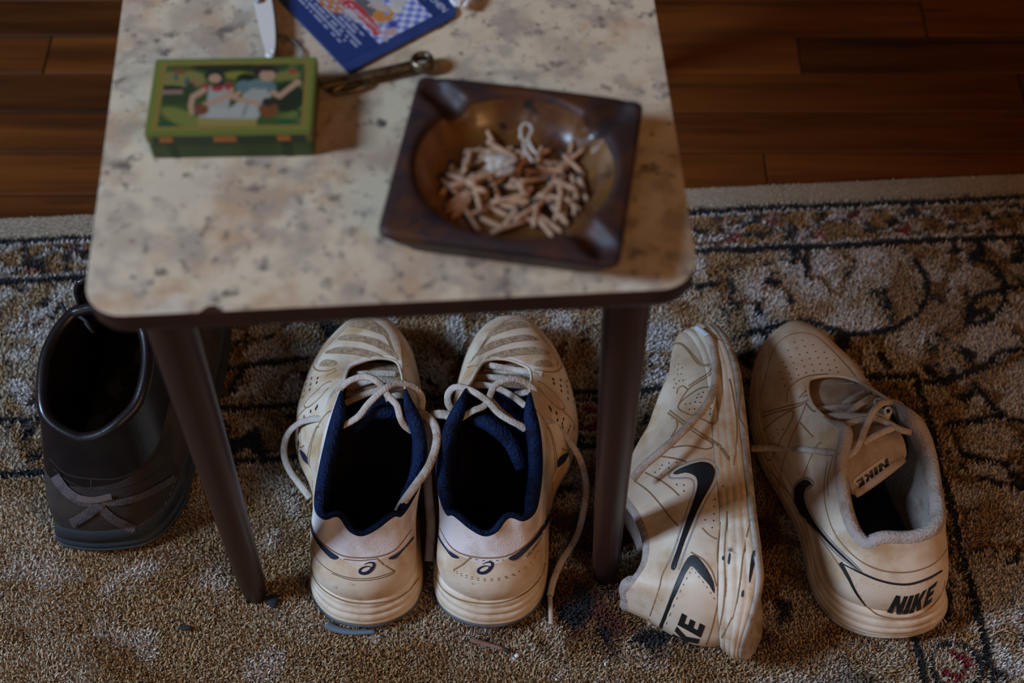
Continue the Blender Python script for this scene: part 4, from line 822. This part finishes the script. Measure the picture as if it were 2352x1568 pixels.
# --- blue card
ca = math.radians(-53.0)
CR = at(800, 162, .480)
CMx = Matrix.Translation((CR.x, CR.y, TZ)) @ Matrix.Rotation(ca, 4, 'Z') @ Matrix.Rotation(math.radians(-.6), 4, 'Y')   # local x: reading direction, ends at 0; y: up the card
card = root('souvenir_card', 'blue printed souvenir card with a beer mug picture and red ribbon', 'card', CMx)
cl, chh = .130, .0905
cc = [(0, 0)]+[(-.009+.009*math.sin(math.radians(a)), chh-.009+.009*math.cos(math.radians(a))) for a in range(90, -1, -15)]+[(-cl, chh), (-cl, 0)]
slab('board', cc, [(0, .0008), (0, .0026)], mat('blue_card', (.014, .030, .11), .45, (.02, .040, .13), 40), card)
def card_art(u, v):
    X = -cl+.001+u*(cl-.002)-0; Y = .001+v*(chh-.002); X0_ = X; x = 1045+(X-.006)/.0824*715+Y/.0896*1125; y = 690+(X-.006)/.0824*620-Y/.0896*540
    C = np.zeros(u.shape+(3,)); C[:] = (.014, .030, .11)
    pic = pgn(x, y, [(1290, 390), (1900, 210), (900, -700), (300, -420)]); pic = pgn(x, y, [(1390, 490), (1905, 210), (1200, -460), (350, -420), (1290, 390)])
    a = (X*1.0)/.0042; b = Y/.0042; ck = ((np.floor(a)+np.floor(b)) % 2)
    lay(C, pic, (.42, .42, .52)); lay(C, pic*ck, (.13, .15, .38)); lay(C, pic*sstep(500, 1100, 1500-x), (.10, .12, .33))
    lay(C, ell(x, y, 1000, -60, 420, 200, 35), (.36, .30, .28)); lay(C, ell(x, y, 780, -30, 200, 120, 40), (.35, .13, .04)); lay(C, ell(x, y, 1150, 60, 140, 60, 35), (.10, .09, .09))
    lay(C, pgn(x, y, [(1230, 110), (1350, 55), (1470, 80), (1410, 180), (1290, 205), (1220, 160)]), (.42, .16, .035)); lay(C, ell(x, y, 1460, 60, 75, 55, 30), (.46, .40, .35)); lay(C, ell(x, y, 1500, 10, 60, 50), (.40, .36, .33)); lay(C, ell(x, y, 1370, 112, 32, 24), (.14, .19, .40))
    for k in range(4): lay(C, stroke(x, y, [(1180+k*42, 50+k*14), (1235+k*42, 20+k*14), (1265+k*40, 80+k*10)], 26), (.40, .30, .24))
    lay(C, stroke(x, y, [(1480, 120), (1400, 205), (1290, 215)], 14), (.20, .17, .16))
    lay(C, pgn(x, y, [(880, 30), (905, -10), (1010, 0), (1110, 70), (1220, 170), (1300, 260), (1330, 300), (1240, 325), (1210, 290), (1110, 190), (1000, 100), (940, 60)]), (.38, .035, .035))
    fl_ = pgn(x, y, [(1340, 265), (1470, 245), (1470, 310), (1350, 330)]); lay(C, fl_, (.45, .38, .38)); lay(C, fl_*(np.floor((x-1340)/14) % 2), (.33, .08, .08)); lay(C, pgn(x, y, [(1385, 200), (1470, 185), (1470, 240), (1395, 255)]), (.04, .05, .20))
    lay(C, pgn(x, y, [(1295, 385), (1400, 330), (1500, 390), (1390, 480)]), (.30, .30, .38))
    # rows of unreadable small print: broken pale bars
    row = Y/.0031; inrow = sstep(.20, .30, row % 1)*sstep(.80, .70, row % 1)
    word = fbm(X*420+np.floor(row)*13.7, np.floor(row)*7.1, 1)
    ends = -.012-.012*vnoise(np.floor(row)*3.3, np.floor(row)*0+2)-np.clip(Y-.012, 0, 1)*.35
    txt = inrow*(word > .36)*((Y > .0085) & (Y < .0365) & (X < ends)); lay(C, txt*.75, (.36, .36, .46))
    lay(C, ((Y > .0775) & (Y < .0795) & (X < -.020) & (fbm(X*500, Y*0+3, 1) > .38)).astype(float)*.8, (.34, .36, .48))
    return C
o = grid_print('printed_face', cl-.010, chh-.002, 250, 190, lambda u, v: card_art(u*(cl-.010)/(cl-.002)*1.0, v), 0, card, M_print); o.location = (-cl+.001, .001, .0028)
def flat_text(name, txt, size, x, y, z, m, parent, ang=0, right=True, wx=1):
    V, F = font_tris(txt); V = V*size; V[:, 0] *= wx
    if right: V[:, 0] -= V[:, 0].max()
    c, s = math.cos(ang), math.sin(ang); mb = MB(); mb.v = [(x+c*a-s*b, y+s*a+c*b, z) for a, b in V]; mb.f = F; return mb.build(name, m, parent, False, fix=False)
M_pale = mat('pale_ink', (.50, .50, .58), .5); M_crm = mat('cream_ink', (.55, .45, .40), .5)
flat_text('title', 'MÜNCHEN', .0068, -.0075, .0805, .00295, M_pale, card, wx=.95)
mbt = flat_text('ribbon_text', 'MASSKRUGSTEMMEN', .0040, 0, 0, 0, M_crm, card, right=False, wx=.85)
rib = crv([(-.0460, .0320), (-.034, .0345), (-.020, .0352), (-.0075, .0340)], 10)
me = mbt.data; xs = np.array([v.co.x for v in me.vertices]); wx_ = xs.max()
for v in me.vertices:
    t = v.co.x/wx_*(len(rib)-1.001); j = int(t); p = rib[j]+(rib[j+1]-rib[j])*(t-j); d = rib[j+1]-rib[j]; d = d/np.linalg.norm(d); v.co = (p[0]-d[1]*v.co.y, p[1]+d[0]*v.co.y, .0030)
mb = MB(); P = crv([at(x, y, z) for x, y, z in ((1042, -60, .482), (1038, -20, .484), (1042, 2, .484), (1052, 8, .484), (1062, -4, .484), (1072, -30, .483))], 8); 
for ph in (0, math.pi):
    t = np.linspace(0, 26, len(P)); mb.tube(P+np.stack([np.cos(t+ph)*.0011, np.sin(t+ph)*.0005, np.sin(t+ph)*.0011], -1), .0014, seg=7)
P = crv([at(x, y, z) for x, y, z in ((1100, -40, .482), (1085, -12, .483), (1072, 8, .483), (1066, 16, .482))], 8); mb.tube(P, .0020, .0018, 8)
cord = mb.build('cord', mat('white_cotton_cord', (.60, .57, .56), .8, weave=.5)); tag(cord, 'white twisted cord at the far corner of the blue card', 'cord')

# --- nail clipper with bead chain
M_chr = mat('polished_chrome', (.80, .74, .68), .42, metal=.35); M_chr2 = mat('dull_steel', (.20, .19, .185), .4, metal=.8)
cp = at(622, 128, TZ); clip = root('nail_clipper', 'chrome nail clipper with a bead chain beside the blue card', 'nail clipper', Matrix.Translation((cp.x, cp.y, TZ)))
def px_local(pts, z, o=cp): return [Vector(at(x, y, TZ+z))-Vector((o.x, o.y, TZ)) for x, y in pts]
def plate(name, outline, z0, z1, tilt, m, parent):
    A = px_local(outline, z0); A = [Vector((a.x, a.y, z0+tilt*a.y)) for a in A]; n = len(A); mb = MB()
    mb.v = [tuple(a) for a in A]+[(a.x, a.y, a.z+z1-z0) for a in A]; mb.f = [tuple(range(n))[::-1], tuple(range(n, 2*n))]+[(i, (i+1) % n, n+(i+1) % n, n+i) for i in range(n)]; return mb.build(name, m, parent, False)
lev = crv([(582, -30), (584, 10), (592, 50), (602, 92), (612, 120), (622, 129), (631, 118), (633, 84), (630, 40), (624, 0), (620, -30)], 3)
plate('lever', lev, .0085, .0098, .03, M_chr, clip); plate('body', [(x+4, y+4) for x, y in lev], .0022, .0062, 0, M_chr2, clip)
mb = MB(); a = px_local([(596, 4)], .010)[0]; mb.tube([a+Vector((0, 0, -.008)), a+Vector((0, 0, .0022)), a+Vector((0, 0, .0032))], [.0030, .0030, .0014], seg=14, up=(0, 1, 0)); mb.build('pivot_pin', M_chr2, clip)
a = px_local([(621, 119)], .0088)[0]; mb = MB(); t = np.linspace(0, 2*math.pi, 14, endpoint=False); mb.tube(np.stack([a.x+np.cos(t)*.0024, a.y-.0015+np.sin(t)*.0026, a.z+np.sin(t)*.0008], -1), .0007, seg=7, closed=True); mb.build('ring', M_chr, clip)
ch = crv(px_local([(618, 128), (628, 118), (632, 100), (636, 88), (648, 82), (662, 86), (676, 96), (688, 108), (697, 122), (690, 134)], .0018), 10)
d = np.concatenate([[0], np.cumsum(np.linalg.norm(np.diff(ch, axis=0), axis=1))]); bd = np.arange(0, d[-1], .0025)
bm = bmesh.new()
for s_ in bd:
    c = [np.interp(s_, d, ch[:, i]) for i in range(3)]; bmesh.ops.create_uvsphere(bm, u_segments=8, v_segments=6, radius=.00115, matrix=Matrix.Translation(c))
me = bpy.data.meshes.new('bead_chain'); bm.to_mesh(me); bm.free(); me.shade_smooth(); mobj('bead_chain', me, M_chr2, clip)['kind'] = 'stuff'

# --- old ring spanner with an opener loop
M_brass = mat('tarnished_metal', (.20, .145, .085), .38, (.09, .06, .035), 90, .4, .65, metal=.9)
wp = at(860, 170, TZ); wr = root('opener_wrench', 'tarnished metal ring-ended opener tool between the tin and the ashtray', 'tool', Matrix.Translation((wp.x, wp.y, TZ)))
q = lambda x, y, z: Vector(at(x, y, TZ+z))-Vector((wp.x, wp.y, TZ))
mb = MB(); mb.tube(crv([q(738, 196, .005), (q(800, 182, .006)), q(880, 164, .007), q(945, 149, .007)], 8), .0034, .0022, 10); mb.build('shank', M_brass, wr)
c = q(970, 143, .0072); mb = MB(); t = np.linspace(0, 2*math.pi, 28, endpoint=False); mb.tube(np.stack([c.x+np.cos(t)*.0058, c.y+np.sin(t)*.0058, np.full(28, c.z)], -1), .0022, .0040, 10, closed=True); mb.build('ring_end', M_brass, wr)
mb = MB(); mb.tube(crv([q(*p) for p in ((950, 156, .003), (900, 172, .003), (852, 184, .003), (835, 184, .003), (805, 188, .003), (778, 202, .003), (762, 210, .003), (775, 213, .003), (810, 208, .003), (838, 198, .003), (846, 188, .003))], 6), .0017, .0018, 8); mb.build('opener_loop', M_brass, wr)

# --- ashtray
AM = Matrix.Translation((.0015, .5525, TZ)) @ Matrix.Rotation(math.radians(-9.2), 4, 'Z')
ash = root('ashtray', 'square brown glazed ceramic ashtray with round bowl and corner rests', 'ashtray', AM)
HX, HY, AH = .0705, .0635, .031; NA_ = 192
an = np.linspace(0, 2*math.pi, NA_, endpoint=False)
def sqr(a, k=1.0, p=26): c, s = np.cos(a), np.sin(a); return k/((abs(c)/HX)**p+(abs(s)/HY)**p)**(1/p)
RBx, RBy = .0605, .0560
bowl = lambda a, k: 1/np.sqrt((np.cos(a)/(RBx*k))**2+(np.sin(a)/(RBy*k))**2)
rows = []
for k, z in ((.0, .0075), (.25, .0075), (.5, .0078), (.68, .0088), (.80, .012), (.88, .017), (.94, .0225), (.98, .0265), (1.0, .0285)): rows.append((bowl(an, k) if k else an*0, z+0*an))
ro = sqr(an); rb = bowl(an, 1.0); ca_ = np.cos(an)*HY; 
for f, z in ((.08, .0302), (.2, .0310), (.4, .0308), (.6, .0303), (.82, .0298), (.94, .0292), (1.0, .0275)):
    r = rb+(ro-rb)*f; rows.append((r, z+0*an))
rows += [(ro*.998, .0245+0*an), (ro*.97, .0215+0*an), (ro*.90, .012+0*an), (ro*.82, .003+0*an), (ro*.80, 0*an)]
G = np.zeros((NA_, len(rows), 3))
for j, (r, z) in enumerate(rows):
    x, y = r*np.cos(an), r*np.sin(an); zz = z.copy()
    if 5 <= j <= 17:
        for sx in (1, -1):
            for sy in (1, -1):
                if (sx, sy) == (-1, -1): continue
                dx, dy = sx*HX, sy*HY; l = math.hypot(dx, dy); dx /= l; dy /= l; al = x*dx+y*dy; pe = abs(-x*dy+y*dx)
                zz = zz-.0085*np.clip(1-(pe/.0100)**2, 0, 1)*sstep(.045, .056, al)*sstep(.0905, .078, al)*np.clip((z-.010)/.018, 0, 1)
    G[:, j] = np.stack([x, y, zz], -1)
mb = MB(); mb.grid(G, closed=True); mb.f.append(tuple(i*len(rows)+len(rows)-1 for i in range(NA_)))
M_glaze = mat('brown_glaze', (.030, .015, .013), .5, (.066, .021, .008), 28, .48, .68, (.012, .010, .014), 40, .5, .7, coat=0, spec=.22, bump=.1, bscale=90)
mb.build('dish', M_glaze, ash)
mb = MB(); mb.grid(G[:, :8]+np.array([0, 0, .00025]), closed=True); mb.build('bowl_glaze', mat('amber_glaze', (.15, .060, .010), .28, (.07, .022, .008), 26, .42, .66, (.012, .008, .006), 60, .58, .68, coat=.25), ash)

# --- stubs in the bowl
M_stub = mat('tan_paper_stub', (.38, .21, .12), .8, (.27, .14, .075), 200, .45, .65)
M_ash = mat('burnt_end', (.02, .016, .013), .95)
stubm = []
for ln_ in (.015, .020, .024, .028):
    mb = MB(); n = 7; P = np.stack([np.linspace(-ln_/2, ln_/2, n), .0004*np.sin(np.linspace(0, 3, n)), np.zeros(n)], -1); mb.tube(P, .00185*np.array([.8, 1, 1.03, 1, 1.02, 1, .85]), .0017, 8)
    me = bpy.data.meshes.new('stub'); me.from_pydata(mb.v, [], mb.f); me.shade_smooth(); me.materials.append(M_stub); me.materials.append(M_ash)
    for p in me.polygons:
        if p.center.x > ln_/2-.0004-ln_*.08 and ln_ == .020: p.material_index = 1
    stubm.append((ln_, me))
hf = {}
def floor_z(x, y): r = math.hypot(x/RBx, y/RBy); return .0078+.0*r+max(0, r-.55)**2*.06
rs = random.Random(11); cell = .0022
pc = AM.inverted() @ at(1185, 425, TZ+.012)
for i in range(88):
    ln_, me = stubm[rs.choice((0, 1, 1, 2, 2, 3))]
    for _ in range(60):
        r = math.sqrt(rs.random()); a = rs.uniform(0, 6.283); x = pc.x+r*.041*math.cos(a); y = pc.y+r*.035*math.sin(a)
        if math.hypot(x/RBx, y/RBy)+ln_*.4/RBx < .86: break
    yaw = rs.uniform(0, math.pi); c, s = math.cos(yaw), math.sin(yaw)
    pts = [(x+c*t*ln_/2, y+s*t*ln_/2) for t in (-.9, -.5, 0, .5, .9)]
    z = [max(floor_z(*p), hf.get((round(p[0]/cell), round(p[1]/cell)), 0)) for p in pts]
    zl, zr = max(z[:3]), max(z[2:]); sl = max(-.45, min(.45, (zr-zl)/(ln_*.8))); zc = (zl+zr)/2+.0016
    if zc > .027: continue
    o = mobj('cigarette_stub', me); o.matrix_basis = AM @ (Matrix.Translation((x, y, zc)) @ Matrix.Rotation(yaw, 4, 'Z') @ Matrix.Rotation(-math.atan(sl), 4, 'Y') @ Matrix.Rotation(rs.uniform(0, 6), 4, 'X'))
    tag(o, 'short tan cigarette stub in the heap inside the brown ashtray', 'cigarette stub', 'stubs heaped in the ashtray')
    for p, t in zip(pts, (-.9, -.5, 0, .5, .9)):
        k = (round(p[0]/cell), round(p[1]/cell)); hf[k] = max(hf.get(k, 0), zc+sl*t*ln_/2+.0008)
# thin wire loop and crumpled paper in the ashtray
mb = MB(); P = [at(x, y, TZ+z) for x, y, z in ((1200, 318, .022), (1196, 298, .025), (1203, 285, .027), (1216, 286, .027), (1222, 300, .026), (1214, 318, .024), (1222, 338, .023), (1235, 356, .022))]; mb.tube(crv(P, 6), .0011, .0010, 8)
mb.tube(crv([at(x, y, TZ+z) for x, y, z in ((1208, 318, .0235), (1204, 340, .023), (1225, 372, .022))], 6), .0011, .0010, 8)
tag(mb.build('wire_loop', mat('pale_wire', (.34, .29, .24), .5)), 'pale looped wire standing up from the stubs in the ashtray', 'wire')
bm = bmesh.new(); bmesh.ops.create_icosphere(bm, subdivisions=3, radius=.0075)
for v in bm.verts:
    n = float(fbm(np.array(v.co.x*330+9), np.array(v.co.y*330+v.co.z*210+4), 2)); v.co = v.co*(.55+.9*n); v.co.z *= .7; v.co.x *= 1.25
me = bpy.data.meshes.new('crumpled_paper'); bm.to_mesh(me); bm.free(); o = mobj('crumpled_paper', me, mat('ashy_paper', (.42, .35, .29), .8, (.22, .17, .13), 150)); o.location = at(1150, 378, TZ+.0225)
tag(o, 'crumpled greyish paper scrap lying on the stubs in the ashtray', 'paper scrap')

# ------------------------------------------------------------------ bits on the rug
p = at(1115, 1478, .012)
tk = root('matchstick', 'burnt reddish brown matchstick on the rug in front of the tennis shoes', 'matchstick', Matrix.Translation(p) @ Matrix.Rotation(math.radians(-16), 4, 'Z'))
mb = MB(); mb.tube([(-.013, 0, 0), (-.011, 0, 0), (.0, .0002, 0), (.010, 0, .0002), (.016, -.0003, 0)], [.0018, .0024, .0021, .0019, .0017], .0016, 8); mb.build('stick', mat('charred_wood', (.17, .065, .035), .8, (.24, .17, .14), 60), tk)
mb = MB(); mb.tube([(.016, -.0003, 0), (.019, -.0005, 0), (.022, -.0008, 0)], [.0017, .0019, .001], .0016, 8); mb.build('burnt_tip', M_ash, tk)
def crumb(x, y, r, m, label, cat='crumb', sx=1.0, sy=1.0, name='crumb', z=.0115):
    bm = bmesh.new(); bmesh.ops.create_icosphere(bm, subdivisions=2, radius=r)
    for v in bm.verts: v.co *= .75+.5*float(vnoise(np.array(v.co.x/r*1.7+x), np.array(v.co.y/r*1.7+v.co.z/r*1.3+y))); v.co.x *= sx; v.co.y *= sy; v.co.z *= .7
    me = bpy.data.meshes.new(name); bm.to_mesh(me); bm.free(); me.shade_smooth(); o = mobj(name, me, m); o.location = at(x, y, z); tag(o, label, cat); return o
M_wc = mat('white_grain', (.62, .64, .68), .5)
crumb(1187, 1505, .0021, M_wc, 'larger white crumb at the tip of the burnt matchstick'); crumb(1180, 1512, .0011, M_wc, 'smaller white crumb touching the burnt matchstick tip')
crumb(428, 1442, .0034, M_ash, 'small black flake on the rug in front of the left table leg', 'flake', 1.9, .8, 'flake'); 
M_lint = mat('black_lint', (.012, .013, .018), .95)
for i, (dx, dy, r) in enumerate(((0, 0, .0042),)): crumb(628+dx, 1380+dy, r, M_lint, 'tuft of black lint beside the foot of the left table leg', 'lint', 1.2, 1.5, 'lint')
crumb(1278, 1560, .0011, M_wc, 'white speck on the rug at the very bottom centre'); crumb(1390, 1524, .0011, M_wc, 'white speck on the rug left of the lying trainer heel', sx=.8, sy=1.9)
